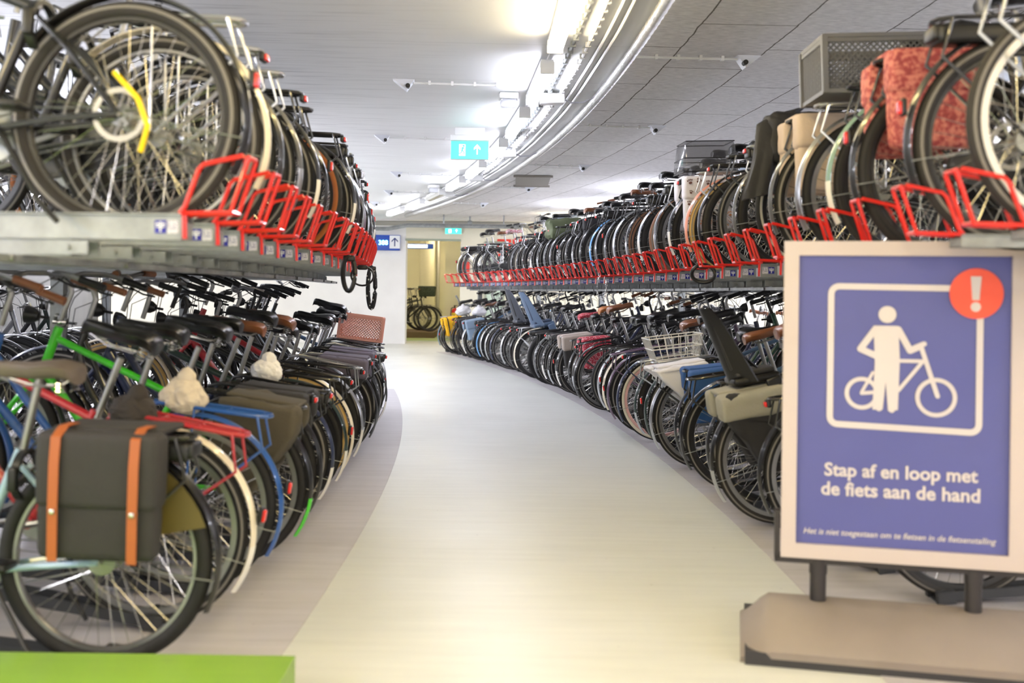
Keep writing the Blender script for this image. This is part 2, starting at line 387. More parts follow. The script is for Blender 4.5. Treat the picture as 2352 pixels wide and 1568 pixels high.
XL = [(-1.5, 3.3, 'added warm fill lamp over the right rack behind the viewpoint'), (.8, 3.3, 'added warm fill lamp over right rack beside the viewpoint'), (15.2, 3.5, 'lamp tube behind upper right bicycles, mid rack'), (18.2, 3.5, 'lamp tube behind upper right bicycles near the far end'),  # warm tubes beside and behind the viewpoint are added to light the ceiling
      (-1.5, -3.2, 'added warm fill lamp over the left rack behind the viewpoint'), (.8, -3.3, 'added warm fill lamp over left rack beside the viewpoint')]
for k in range(11):  # added unseen hanging lamps that brighten the ceiling beyond both racks
    XL.append((-1.5 + 2.1 * k, 6.2, 'added unseen hanging lamp tube brightening the ceiling behind the right rack, %s along' % ordw(k)))
    XL.append((-1.5 + 2.1 * k, -4.6, 'added unseen hanging lamp tube brightening the ceiling behind the left rack, %s along' % ordw(k)))
for (d, u, l) in XL:
    nx = abs(u) > 4; dz = .5 if nx else 0
    x, y, th = arc(d, u); t = thing('ceiling_lamp', l, 'lamp', (x, y, ZC), th, 'added lamp tubes that brighten the ceiling' if nx else None)
    obj('lamp_housing', MB().box((0, 0, -.06 - dz), (.05, 1.24, .12)), WHITEP, t)
    if nx:
        for q in (-.5, .5): obj('hanging_rod', MB().tube([(0, q, 0), (0, q, -.5)], .005, 6), GALV, t)
    obj('lamp_diffuser', MB().rbox((0, 0, -.16 - dz), (.16, 1.2, .12), .03), mat('lamp glow warm', (255, 205, 130)) if d < 1 and not nx else mat('added ceiling fill glow', (240, 241, 255), .5, emit=LAMP * 2.1), t)  # hanging tubes glow stronger than the aisle lamps to lift the ceiling
# conduits along the arc
def arcpts(u, d0, d1, z, n=60, wob=0, seed=0):
    pts = []
    for i in range(n + 1):
        d = d0 + (d1 - d0) * i / n
        x, y, _ = arc(d, u + wob * noise.noise(Vector((d * .6, seed, 0)))); pts.append((x, y, z + wob * .3 * noise.noise(Vector((d * 1.3, seed, 5)))))
    return pts
for u, r, nm, lab in ((.44, .011, 'cable_conduit', 'thin clipped cable nearest the lamps along curved ceiling'), (.54, .014, 'cable_conduit', 'white bumpy cable bundle, second from the lamps along ceiling'),
                      (.63, .012, 'cable_conduit', 'smooth white conduit, third from lamps along ceiling'), (.69, .012, 'cable_conduit', 'smooth white conduit nearest the silver wrapped pipe')):
    t = thing(nm, lab, 'conduit', (0, 0, 0))
    obj('pipe', MB().tube(arcpts(u, -2, 20.8, ZC - .02, 90, .012, u * 9), r, 8), WHITEP if u != .44 else GALV, t)
    if u < .6:
        cl = MB(); d = 0.
        while d < 20.6:
            x, y, th = arc(d, u); cl.box((x, y, ZC - .02), (.036, .03, .034), 0, Matrix.Rotation(th, 3, 'Z')); d += .17
        o = obj('clip', cl, WHITEP if u > .5 else GALV, t); o['kind'] = 'stuff'
def foil():
    m = mat('foil pipe wrap', (190, 190, 188), .35, .7)
    nt = m.node_tree; uv = nt.nodes.new('ShaderNodeTexCoord'); n = nt.nodes.new('ShaderNodeTexNoise'); n.inputs['Scale'].default_value = 25; n.inputs['Detail'].default_value = 5
    nt.links.new(uv.outputs['Object'], n.inputs['Vector']); bp = nt.nodes.new('ShaderNodeBump'); bp.inputs['Strength'].default_value = .7; bp.inputs['Distance'].default_value = .02
    nt.links.new(n.outputs[0], bp.inputs['Height']); nt.links.new(bp.outputs[0], nt.nodes['Principled BSDF'].inputs['Normal']); return m
pp = arcpts(.85, -2, 22, ZC - .05, 420)
tag(obj('insulated_pipe', MB().tube(pp, [.034 + .004 * (i % 2) for i in range(len(pp))], 12), foil()), 'silver foil wrapped pipe running along the curved ceiling edge', 'pipe')

def sensor(d, u0, u1, lab):
    x0, y0, th = arc(d, u0); t = thing('detector', lab, 'detector', (x0, y0, ZC), th, 'ceiling detectors on conduits')
    L = u1 - u0; s = 1 if L > 0 else -1
    obj('conduit', MB().tube([(0, 0, -.02), (L - .05 * s, 0, -.02)], .009, 6), WHITEP, t)
    cl = MB()
    for k in range(1, 5): cl.box((L * k / 5, 0, -.018), (.02, .035, .034))
    o = obj('clip', cl, WHITEP, t); o['kind'] = 'stuff'
    obj('sensor_head', MB().prism([(L - .06 * s, 0), (L + .11 * s, 0), (L, -.085)], -.05, .05), mat('sensor grey', (205, 208, 216), .4), t)
    obj('sensor_eye', MB().lathe([(.001, -.03), (.018, -.03), (.018, .02), (.001, .02)], 12, 'y', (L - .01 * s, -.05, -.055), closed=False), BLK, t)
for i, (d, a, b) in enumerate(((8.2, .18, -.72), (11.2, .15, -.95), (14.6, .18, -.6), (17.3, .18, -.4), (19.6, .18, -.3))):
    sensor(d, a, b, 'white triangular detector on left ceiling conduit, %s from the camera' % ordw(i))
for i, (d, a, b) in enumerate(((7.1, .9, 1.68), (10.0, .9, 1.72), (13.1, .9, 1.68), (15.9, .9, 1.6), (18.9, .9, 1.6))):
    sensor(d, a, b, 'small triangular detector on rough right ceiling, %s from the camera' % ordw(i))
for i, d in enumerate((8.45, 11.8, 14.4, 16.8)):
    x, y, th = arc(d, .47); t = thing('junction_box', 'white junction box beside the ceiling lamps, %s from the camera' % ordw(i), 'box', (x, y, ZC), th, 'junction boxes along the cables')
    obj('box_body', MB().rbox((0, 0, -.07), (.2, .14, .08), .01), WHITEP, t)
    obj('cable', MB().tube([(.1, 0, -.07), (.17, .03, -.09), (.27, .04, -.08), (.36, 0, -.04)], .007, 6), mat('grey cable', (150, 150, 158), .5), t)
for i, d in enumerate((8.6, 16.1)):
    x, y, th = arc(d, .12); t = thing('emergency_light', 'clear box emergency light beside %s, left of the lamp tubes' % ('second lamp' if i == 0 else 'unlit lamp'), 'lamp', (x, y, ZC), th)
    obj('light_base', MB().rbox((0, 0, -.03), (.16, .16, .05), .01), WHITEP, t)
    obj('light_cover', MB().rbox((0, 0, -.09), (.14, .14, .07), .02), mat('clear cover', (215, 218, 225), .08, coat=.6, alpha=.55), t)
tag(obj('ceiling_hatch', MB().box((0, 0, 0), (.5, 1.3, .03)).box((0, -.66, -.012), (.56, .03, .03)).box((0, .66, -.012), (.56, .03, .03)), mat('hatch grey', (150, 145, 138), .8), loc=(.28, 15.2, ZC - .008)), 'grey recessed hatch in the rough right ceiling', 'hatch')

YC = [0.0]
def textmesh(s, size, ext=.001, bold=0, shear=0, align='CENTER'):
    cu = bpy.data.curves.new('t', 'FONT'); cu.body = s; cu.size = size; cu.extrude = ext; cu.offset = bold; cu.shear = shear; cu.align_x = align; cu.resolution_u = 3
    o = bpy.data.objects.new('t', cu); C.objects.link(o); bpy.context.view_layer.update()
    me = bpy.data.meshes.new_from_object(o.evaluated_get(bpy.context.evaluated_depsgraph_get()))
    bpy.data.objects.remove(o); me.materials.clear(); me.materials.append(None); me.name = 'lettering'; return me
def disc(mb, cx, cz, r, y0, y1, m=0, n=32):
    YC[0] += 2e-6; y1 = y1 - YC[0] * (1 if y1 < y0 else -1)
    return mb.prism([(cx + r * math.cos(2 * PI * k / n), cz + r * math.sin(2 * PI * k / n)) for k in range(n)], y0, y1, m)
GRN = mat('exit green', (70, 200, 178), .4, emit=.75); EWH = mat('exit white', (235, 255, 252), .4, emit=1.5)
def manicon(mb, cx, cz, s, y0, y1):
    disc(mb, cx + .12 * s, cz + .36 * s, .09 * s, y0, y1)
    def ln(a, b, w_):
        a = Vector(a); b = Vector(b); t = (b - a).normalized(); n = Vector((-t.y, t.x)) * w_ / 2
        mb.prism([tuple(a + n), tuple(b + n), tuple(b - n), tuple(a - n)], y0, y1)
    P = lambda x, z: (cx + x * s, cz + z * s)
    ln(P(.08, .26), P(-.02, -.05), .13 * s); ln(P(.06, .2), P(.26, .06), .06 * s); ln(P(.06, .22), P(-.18, .12), .06 * s)
    ln(P(-.02, -.03), P(.16, -.18), .08 * s); ln(P(.16, -.18), P(.12, -.42), .07 * s); ln(P(-.02, -.03), P(-.1, -.25), .08 * s); ln(P(-.1, -.25), P(-.32, -.3), .07 * s)
def exitsign(loc, w_, h_, lab, hang=True):
    t = thing('exit_sign', lab, 'sign', loc)
    if loc[1] < 20: obj('hanging_rod', MB().box((0, .01, h_ / 2 + .08), (w_ * .8, .05, .1)), WHITEP, t)
    obj('sign_case', MB().rbox((0, 0, h_ / 2 + .02), (w_ + .02, .07, .06), .01).rbox((0, .01, -.01), (w_ + .01, .04, h_), .008), WHITEP, t)
    obj('lit_panel', MB().box((0, -.015, -.01), (w_, .012, h_ * .94)), GRN, t)
    ic = MB(); y0, y1 = -.0245, -.0215
    ic.box((-w_ * .06 - w_ * .14, -.0225, -.01), (w_ * .17, .002, h_ * .62))
    a = MB(); s = h_ * .7; cx = w_ * .2
    ic.prism([(cx - .05 * s, -.4 * s), (cx + .05 * s, -.4 * s), (cx + .05 * s, .1 * s), (cx + .25 * s, -.05 * s), (cx + .25 * s, .1 * s), (cx, .38 * s), (cx - .25 * s, .1 * s), (cx - .25 * s, -.05 * s), (cx - .05 * s, .1 * s)], y0, y1)
    obj('arrow_symbol', ic, EWH, t)
    mn = MB(); manicon(mn, -w_ * .2, -.01, h_ * .62, -.027, -.024); obj('running_figure', mn, GRN, t)
exitsign((-.45, 10.45, 2.68), .38, .19, 'lit green exit sign hanging from the ceiling left of the lamps')
exitsign((-1.39, YB - .08, 2.66), .38, .14, 'small lit green exit sign on the header above the far opening')

# pipes at the back wall
t = thing('ceiling_pipe_run', 'grey pipe with coupling crossing below the ceiling at the back', 'pipe')
obj('pipe', MB().tube([(-4.2, 22.6, 2.72), (-1.2, 22.6, 2.74), (.1, 22.6, 2.74), (.35, 22.6, 2.7), (.5, 22.6, 2.55)], .055, 10), mat('dull grey pipe', (140, 138, 128), .5), t)
obj('coupling', MB().tube([(-1.0, 22.6, 2.74), (-.9, 22.6, 2.74)], .068, 10), GALV, t)
obj('hanger', MB().box((-.95, 22.6, 2.83), (.04, .04, .14)), GALV, t)
t = thing('cable_tray', 'grey metal cable tray below the ceiling pipe at the back', 'tray')
obj('tray_channel', MB().tube([(-4.3, 22.2, 2.58), (-2.7, 22.2, 2.58), (-2.3, 22.2, 2.66), (.2, 22.2, 2.66)], .045, 4), GALV, t)
obj('brace', MB().box((-1.5, 22.2, 2.8), (.03, .03, .2)).box((-.2, 22.2, 2.8), (.03, .03, .2)), GALV, t)
# cable tray with rods over the right rack
t = thing('cable_tray', 'long steel cable tray hung on rods above the upper right bicycles', 'tray')
obj('tray_channel', arcstrip(3.0, 3.2, 4, 20, 2.62, thick=.04), mat('blue grey tray', (150, 165, 180), .4, .4), t)
for k in range(9):
    x, y, _ = arc(5 + 1.8 * k, 3.1); obj('hanging_rod', MB().tube([(x, y, 2.64), (x, y, 2.9)], .006, 6), GALV, t)

# ------------------------------------------------------------------ back wall things
t = thing('direction_display', 'blue free places display with white arrow panel on white wall', 'sign', (-2.93, YB - .06, 0))
obj('display_case', MB().rbox((0, 0, 2.36), (.6, .1, .36), .01), mat('display blue', (20, 70, 170), .35), t)
obj('arrow_panel', MB().box((.18, -.055, 2.375), (.24, .01, .3)), mat('panel white', (235, 238, 240), .4), t)
a = MB(); cx, cz = .18, 2.375
a.prism([(cx - .013, cz - .1), (cx + .013, cz - .1), (cx + .013, cz + .06), (cx + .075, cz - .005), (cx + .075, cz + .03), (cx, cz + .105), (cx - .075, cz + .03), (cx - .075, cz - .005), (cx - .013, cz + .06)], -.064, -.06)
obj('arrow', a, mat('arrow navy', (20, 40, 110), .4), t)
link('lit_digits', textmesh('388', .15, .002, .003), mat('cyan digits', (120, 240, 255), .4, emit=3), t, loc=(-.09, -.056, 2.31), rot=(PI / 2, 0, 0))
t = thing('fire_extinguisher', 'red fire extinguisher with yellow label on the wall beyond the aisle', 'extinguisher', (-1.52, 27.3, 0))
obj('cylinder', MB().lathe([(.001, .28), (.08, .28), (.085, .3), (.085, .72), (.06, .78), (.03, .8), (.001, .8)], 20, 'z', closed=False), mat('extinguisher red', (205, 25, 28), .3, coat=.5), t)
obj('label', MB().lathe([(.0865, .58), (.0865, .68)], 12, 'z', closed=False, a0=R_(200), a1=R_(340)), mat('yellow label', (235, 205, 60), .5), t)
obj('valve', MB().box((0, 0, .83), (.03, .03, .07)).box((.02, 0, .87), (.1, .02, .015)), BLK, t)
obj('hose', MB().tube([(0, 0, .84), (-.09, -.02, .8), (-.11, -.02, .6), (-.1, -.02, .42)], .011, 6), BLK, t)
obj('bracket', MB().box((.0, .1, .6), (.05, .05, .3)), GALV, t)
struct('trim_2', MB().box((-1.35, 27.42, 1.45), (.9, .06, 2.9)), WALLY)
for j, (x, z) in enumerate(((-.2, 2.32), (.16, 2.32), (-.2, 1.98), (.16, 1.98))):
    t = thing('fire_sign', 'red square fire equipment sign on back wall, %s of four' % ['upper left', 'upper right', 'lower left', 'lower right'][j], 'sign', (x, YB - .02, z), 0, 'red fire signs on back wall')
    obj('sign_plate', MB().box((0, 0, 0), (.32, .01, .32)), mat('sign red', (222, 48, 30), .4), t)
    m_ = MB()
    if j % 2: m_.box((.02, -.007, -.03), (.08, .004, .17)).box((.02, -.007, .09), (.03, .004, .04)).box((-.05, -.007, .07), (.05, .004, .015)).box((-.1, -.007, .03), (.02, .004, .12))
    else: m_.box((-.06, -.007, 0), (.12, .004, .2)).box((.08, -.007, .06), (.05, .004, .1)).box((.08, -.007, -.08), (.08, .004, .03))
    obj('white_symbol', m_, mat('panel white', (235, 238, 240)), t)
tag(obj('fire_sign', MB().box((0, 0, 0), (.2, .01, .24)).box((0, -.006, 0), (.1, .004, .12)), mat('sign red', (222, 48, 30)), loc=(-1.1, YB - .02, 1.82)), 'small red sign on the wall above the extinguisher', 'sign')
tag(obj('round_column', MB().lathe([(.22, 0), (.22, 2.9)], 24, 'z', (-2.5, 30, 0), closed=False), WALLY), 'round cream column standing in the room beyond the opening', 'column')
tag(obj('vertical_duct', MB().tube([(-2.2, 30.3, .0 + .05 * k) for k in range(58)], [.06 + .006 * (k % 2) for k in range(58)], 10), foil()), 'crinkled silver vertical duct beside the round column', 'duct')
t = thing('blue_light_bar', 'blue overhead bar with lit white panel beyond the far opening', 'sign', (-2.65, 26.5, 2.4))
obj('hanging_rod', MB().tube([(-.4, 0, .05), (-.4, 0, .51)], .008, 6), GALV, t); obj('hanging_rod', MB().tube([(.4, 0, .05), (.4, 0, .51)], .008, 6), GALV, t)
obj('bar', MB().rbox((0, 0, 0), (1.2, .08, .13), .01), mat('display blue', (20, 70, 170)), t)
obj('lit_panel', MB().box((.2, -.045, .0), (.5, .01, .08)), EWH, t)
tag(obj('bike_platform', MB().box((0, 0, 0), (2.6, 2.2, .16)), mat('brown platform edge', (110, 92, 74), .8), loc=(-3.35, 28.2, .08)), 'low raised rail platform under the bicycles in the far room', 'platform')

# ------------------------------------------------------------------ bicycle meshes (shared)
RW = .345
def ring(n, prof, mats, mod=None): return MB().lathe(prof, n, 'y', (0, 0, 0), mats=mats, mod=mod)
def tyre_mesh(r=.021, rc=.324, knob=False):
    K = 16; prof = [(rc + r * math.cos(2 * PI * k / K), r * math.sin(2 * PI * k / K)) for k in range(K)]
    mats = [1 if k in (3, 12) else (2 if k in (4, 5, 10, 11) else 0) for k in range(K)]
    mod = None
    if knob: mod = lambda i, j: (.0045 if (i // 2 + (j // 1)) % 2 else -.001) if j in (14, 15, 0, 1, 2) else 0
    return ring(144 if knob else 72, prof, mats, mod).mesh('tyre')
TYRE = {'slim': tyre_mesh(), 'fat': tyre_mesh(.026, .32), 'knob': tyre_mesh(.025, .322, True)}
M_RIM = ring(64, [(.287, -.011), (.309, -.013), (.309, .013), (.287, .011), (.283, 0)], None).mesh('rim')
def spokes(n=36):
    mb = MB()
    for k in range(n):
        s = 1 if k % 2 else -1; a = 2 * PI * k / n; da = R_(38) * (1 if (k // 2) % 2 else -1)
        mb.tube([(.03 * math.cos(a + da), s * .028, .03 * math.sin(a + da)), (.287 * math.cos(a), 0, .287 * math.sin(a))], .0013, 4, cap=False)
    return mb.mesh('spokes')
M_SPK = spokes()
def hub(disc_=False, big=False):
    b = .04 if big else .026
    mb = MB().lathe([(.001, -.065), (.008, -.065), (.008, -.04), (b + .008, -.034), (b + .008, -.03), (b, -.026), (b, .026), (b + .008, .03), (b + .008, .034), (.008, .04), (.008, .065), (.001, .065)], 20, 'y', closed=False)
    if disc_:
        mb.lathe([(.064, .046), (.08, .046), (.08, .049), (.064, .049)], 40, 'y')
        for k in range(6):
            a = k * PI / 3; mb.tube([(.02 * math.cos(a), .047, .02 * math.sin(a)), (.068 * math.cos(a + .4), .047, .068 * math.sin(a + .4))], .004, 4)
    return mb.mesh('hub')
M_HUB = {'plain': hub(), 'disc': hub(True), 'big': hub(False, True)}
def mud(a0, a1, r=.363, n=40):
    K = 7; wy = .027; out = []
    for k in range(K): y = -wy + 2 * wy * k / (K - 1); out.append((r + .012 * (1 - (y / wy) ** 2), y))
    inn = [(p[0] - .002, p[1] * .96) for p in out[::-1]]
    return MB().lathe(out + inn, n, 'y', a0=R_(a0), a1=R_(a1))
def mudstay(mb, a, r=.363):
    for s in (-1, 1): mb.tube([(0, s * .055, 0), (.9 * r * math.cos(a), s * .034, .9 * r * math.sin(a)), (r * math.cos(a), s * .027, r * math.sin(a))], .002, 5)
    return mb
M_MUDR = mud(35, 205).mesh('mudguard'); M_MUDT = mud(178, 206, .3645, 8).mesh('mud_flap'); M_MUDF = mud(25, 195).mesh('front_mudguard')
_s = MB(); mudstay(_s, R_(188)); M_STAY = _s.mesh('stays')
def frame_mesh(kind):
    mb = MB(); ax = (0, RW); bb = (.44, .285); ht = (.855, .90 if kind != 'diamond' else .88); hb = (.885, .70)
    T = lambda a, b, r, y0=0, y1=0, n=10: mb.tube([(a[0], y0, a[1]), (b[0], y1, b[1])], r, n)
    st = (.29, .72 if kind == 'diamond' else .68)
    T(bb, st, .0165); mb.tube([(bb[0], -.04, bb[1]), (bb[0], .04, bb[1])], .024, 12)
    T((ht[0] - .005, ht[1] + .02), (hb[0] + .003, hb[1] - .01), .02, n=12)
    for s in (-1, 1):
        mb.tube([(.0, s * .062, RW), (.18, s * .055, .325), (.40, s * .03, .29)], .0105, 8)
        mb.tube([(.0, s * .062, RW), (.15, s * .055, .52), (st[0] - .015, s * .02, st[1] - .05)], .009, 8)
    dn = .019
    if kind == 'diamond':
        T((st[0], st[1] - .03), (ht[0], ht[1] - .03), .0155); T(bb, hb, dn)
    elif kind == 'step':
        mb.tube([(.865, 0, .84), (.72, 0, .68), (.56, 0, .52), (.39, 0, .47)], .0155, 10); T(bb, hb, dn)
    elif kind == 'oma':
        pts = []
        for k in range(13):
            t_ = k / 12; x = .87 - .42 * t_; z = .80 - .50 * (t_ ** .62); pts.append((x, 0, z))
        mb.tube(pts, .019, 10); mb.tube([(p[0] - .05, 0, p[2] - .0) for p in pts[0:1]] and [(.86, 0, .87), (.70, 0, .60), (.52, 0, .47), (.375, 0, .50)], .014, 10)
    elif kind == 'ebike':
        mb.tube([(.865, 0, .83), (.66, 0, .60), (.40, 0, .46)], .02, 10)
        mb.tube([(.88, 0, .72), (.70, 0, .52), (.46, 0, .32)], .034, 12); mb.rbox((.45, 0, .28), (.16, .09, .13), .03)
    elif kind == 'sport':
        T((st[0], st[1] - .02), (ht[0], ht[1] - .05), .019); T(bb, hb, .027)
    return mb.mesh('frame')
M_FRAME = {k: frame_mesh(k) for k in ('diamond', 'step', 'oma', 'ebike', 'sport')}
FT = {'diamond': 'diamond-frame', 'step': 'step-through', 'oma': 'low-step', 'ebike': 'electric', 'sport': 'sporty'}
_m = MB()
for s in (-1, 1): _m.tube([(.888, s * .02, .69), (.905, s * .048, .66), (.97, s * .052, .54), (1.04, s * .055, .42), (1.09, s * .055, .345)], [.012, .013, .012, .01, .008], 8)
_m.tube([(.888, 0, .71), (.888, -.03, .685), (.888, .03, .685)], .015, 8); M_FORK = _m.mesh('fork')
def bar(kind):
    mb = MB(); gr = []; cb = MB()
    mb.tube([(.85, 0, .90), (.825, 0, 1.03), (.84, 0, 1.07), (.87, 0, 1.08)], [.013, .013, .014, .016], 10)
    if kind == 'city':
        for s in (-1, 1):
            mb.tube([(.87, 0, 1.08), (.885, s * .08, 1.085), (.86, s * .18, 1.11), (.78, s * .235, 1.12), (.68, s * .25, 1.105), (.60, s * .255, 1.09)], .011, 8)
            gr.append(MB().tube([(.70, s * .249, 1.109), (.59, s * .256, 1.088)], [.0165, .017], 10).mesh('grip'))
            cb.tube([(.77, s * .24, 1.105), (.86, s * .16, 1.03), (.93, s * .03, .97), (.93, s * .02, .80)], .0025, 5)
            cb.tube([(.76, s * .25, 1.10), (.70, s * .27, 1.075), (.64, s * .275, 1.07)], .005, 5)
    else:
        for s in (-1, 1):
            mb.tube([(.87, 0, 1.08), (.87, s * .08, 1.08), (.85, s * .2, 1.10), (.82, s * .27, 1.10)], .012, 8)
            gr.append(MB().tube([(.845, s * .185, 1.10), (.82, s * .28, 1.10)], .017, 10).mesh('grip'))
            cb.tube([(.85, s * .16, 1.10), (.96, s * .1, 1.06), (.96, s * .03, .95), (.92, s * .02, .80)], .0025, 5)
            cb.tube([(.855, s * .17, 1.095), (.90, s * .21, 1.08), (.89, s * .27, 1.08)], .005, 5)
    return mb.mesh('handlebar'), gr, cb.mesh('cables')
M_BAR = {'city': bar('city'), 'flat': bar('flat')}
def saddle(kind):
    mb = MB(); secs = []
    st = [(0, .06, .0), (.015, .085, .016), (.05, .098, .024), (.1, .088, .02), (.15, .05, .012), (.2, .03, .012), (.25, .022, .012), (.275, .016, .008), (.285, .006, -.004)]
    if kind == 'slim': st = [(0, .045, .0), (.015, .06, .012), (.05, .07, .015), (.1, .06, .012), (.16, .034, .01), (.21, .023, .01), (.26, .019, .008), (.28, .013, .002), (.288, .005, -.006)]
    for x, hw, z in st:
        sec = []
        for k in range(16):
            a = 2 * PI * k / 16; ca, sa = math.cos(a), math.sin(a)
            y = hw * abs(ca) ** .8 * (1 if ca > 0 else -1); zz = (.016 if sa > 0 else .034 + .12 * hw) * sa * (1 if sa < 0 else 1)
            if sa > 0: zz = .014 * sa - (.12 * abs(y)) + .004
            sec.append((x, y, z + zz))
        secs.append(sec)
    mb.loft(secs)
    rl = MB()
    for s in (-1, 1):
        rl.tube([(.03, s * .04, -.02), (.07, s * .03, -.045), (.17, s * .022, -.045), (.25, s * .008, -.02)], .0035, 5)
        if kind != 'slim':
            pts = [(.035 + .014 * math.cos(k * .9), s * .05 + .014 * math.sin(k * .9), -.02 - .0016 * k) for k in range(30)]
            rl.tube(pts, .002, 4)
    return mb.mesh('saddle'), rl.mesh('saddle_rails')
M_SAD = {'wide': saddle('wide'), 'slim': saddle('slim')}
def carrier(kind):
    mb = MB(); z = .745
    y = .06
    mb.tube([(.22, y * .6, z - .02), (.16, y, z), (-.22, y, z), (-.265, y * .6, z), (-.275, 0, z), (-.265, -y * .6, z), (-.22, -y, z), (.16, -y, z), (.22, -y * .6, z - .02)], .0078, 8)
    for x in (-.24, -.1, .04, .14): mb.tube([(x, -y, z), (x, y, z)], .004, 6)
    if kind == 'tube':
        mb.tube([(.2, 0, z), (-.27, 0, z)], .0045, 6)
    for s in (-1, 1):
        mb.tube([(-.23, s * y, z), (-.27, s * .065, .62), (-.005, s * .066, .355)], .0062, 6)
        mb.tube([(.02, s * y, z), (.01, s * .066, .36)], .0045, 6)
        mb.tube([(.2, s * .045, z - .01), (.27, s * .02, .66)], .004, 6)
    return mb.mesh('carrier')
M_CAR = {'tube': carrier('tube'), 'plain': carrier('plain')}
def chaincase(full=True):
    def outline(r0, r1):
        a = Vector((0, RW)); b = Vector((.44, .285)); n = 14; pts = []
        for k in range(n + 1):
            q = PI / 2 + PI * k / n; pts.append((a.x + r0 * math.cos(q), a.y + r0 * math.sin(q)))
        for k in range(n + 1):
            q = -PI / 2 + PI * k / n; pts.append((b.x + r1 * math.cos(q), b.y + r1 * math.sin(q)))
        return pts
    mb = MB(); mb.prism(outline(.05, .1), -.075, -.045)
    mb.prism(outline(.044, .093), -.08, -.075); return mb.mesh('chain_case')
M_CC = chaincase()
_m = MB().lathe([(.03, -.062), (.085, -.062), (.088, -.058), (.085, -.054), (.03, -.054)], 36, 'y', (.44, 0, .285))
for k in range(5):
    a = k * 2 * PI / 5; _m.tube([(.44, -.058, .285), (.44 + .08 * math.cos(a), -.058, .285 + .08 * math.sin(a))], .006, 5)
_m.tube([(.44, -.058, .285 + .086), (.01, -.058, .385)], .003, 4).tube([(.44, -.058, .285 - .086), (.01, -.058, .305)], .003, 4)
_m.lathe([(.015, -.062), (.04, -.062), (.04, -.054), (.015, -.054)], 24, 'y', (0, 0, RW)); M_RING = _m.mesh('chainring')
_m = MB()
for s, q in ((-1, R_(-20)), (1, R_(160))):
    e = (.44 + .17 * math.cos(q), s * .09, .285 + .17 * math.sin(q))
    _m.tube([(.44, s * .05, .285), (.44, s * .085, .285), e], [.012, .013, .009], 8)
M_CRK = _m.mesh('cranks')
M_PED = [MB().rbox((.44 + .17 * math.cos(q), s * .14, .285 + .17 * math.sin(q)), (.09, .085, .024), .008).mesh('pedal') for s, q in ((-1, R_(-20)), (1, R_(160)))]
M_STAND = MB().tube([(.36, .04, .29), (.2, .1, .08), (.13, .12, .02)], [.009, .008, .008], 6).mesh('kickstand')
_m = MB().lathe([(.001, -.035), (.02, -.035), (.036, -.01), (.04, .02), (.001, .022)], 16, 'x', (.98, 0, .93), closed=False).tube([(.9, 0, .93), (.95, 0, .93)], .008, 6); M_FL = _m.mesh('front_light')
M_RLB = MB().rbox((-.292, 0, .722), (.016, .05, .026), .007).rbox((-.278, 0, .724), (.022, .066, .036), .008, m=1).mesh('rear_light')
M_RLM = MB().rbox((-.385, 0, .47), (.014, .026, .045), .006).rbox((-.373, 0, .472), (.018, .034, .058), .008, m=1).mesh('rear_light')
M_LOCK = MB().lathe([(.07, -.012), (.084, -.012), (.084, .012), (.07, .012)], 20, 'x', (.27, 0, .60), a0=R_(-60), a1=R_(240)).rbox((.27, .08, .60), (.03, .03, .08), .008).mesh('frame_lock')
M_BATT = MB().rbox((-.07, 0, .70), (.40, .105, .062), .016).rbox((-.27, 0, .705), (.03, .09, .05), .01).mesh('battery')
def guard():
    mb = MB()
    for s in (-1, 1):
        pts = [(.02 * 1, .37)]
        n = 14; pts = [(-.02, .40)]
        for k in range(n + 1):
            a = R_(50 + 110 * k / n); pts.append((.352 * math.cos(a), RW + .352 * math.sin(a)))
        mb.prism(pts, s * .034, s * .037)
    return mb.mesh('skirt_guard')
M_GRD = guard()
_m = MB().tube([(.285, 0, .66), (.24, 0, .90), (.235, 0, .925)], .0135, 10); M_POST = _m.mesh('seat_post')

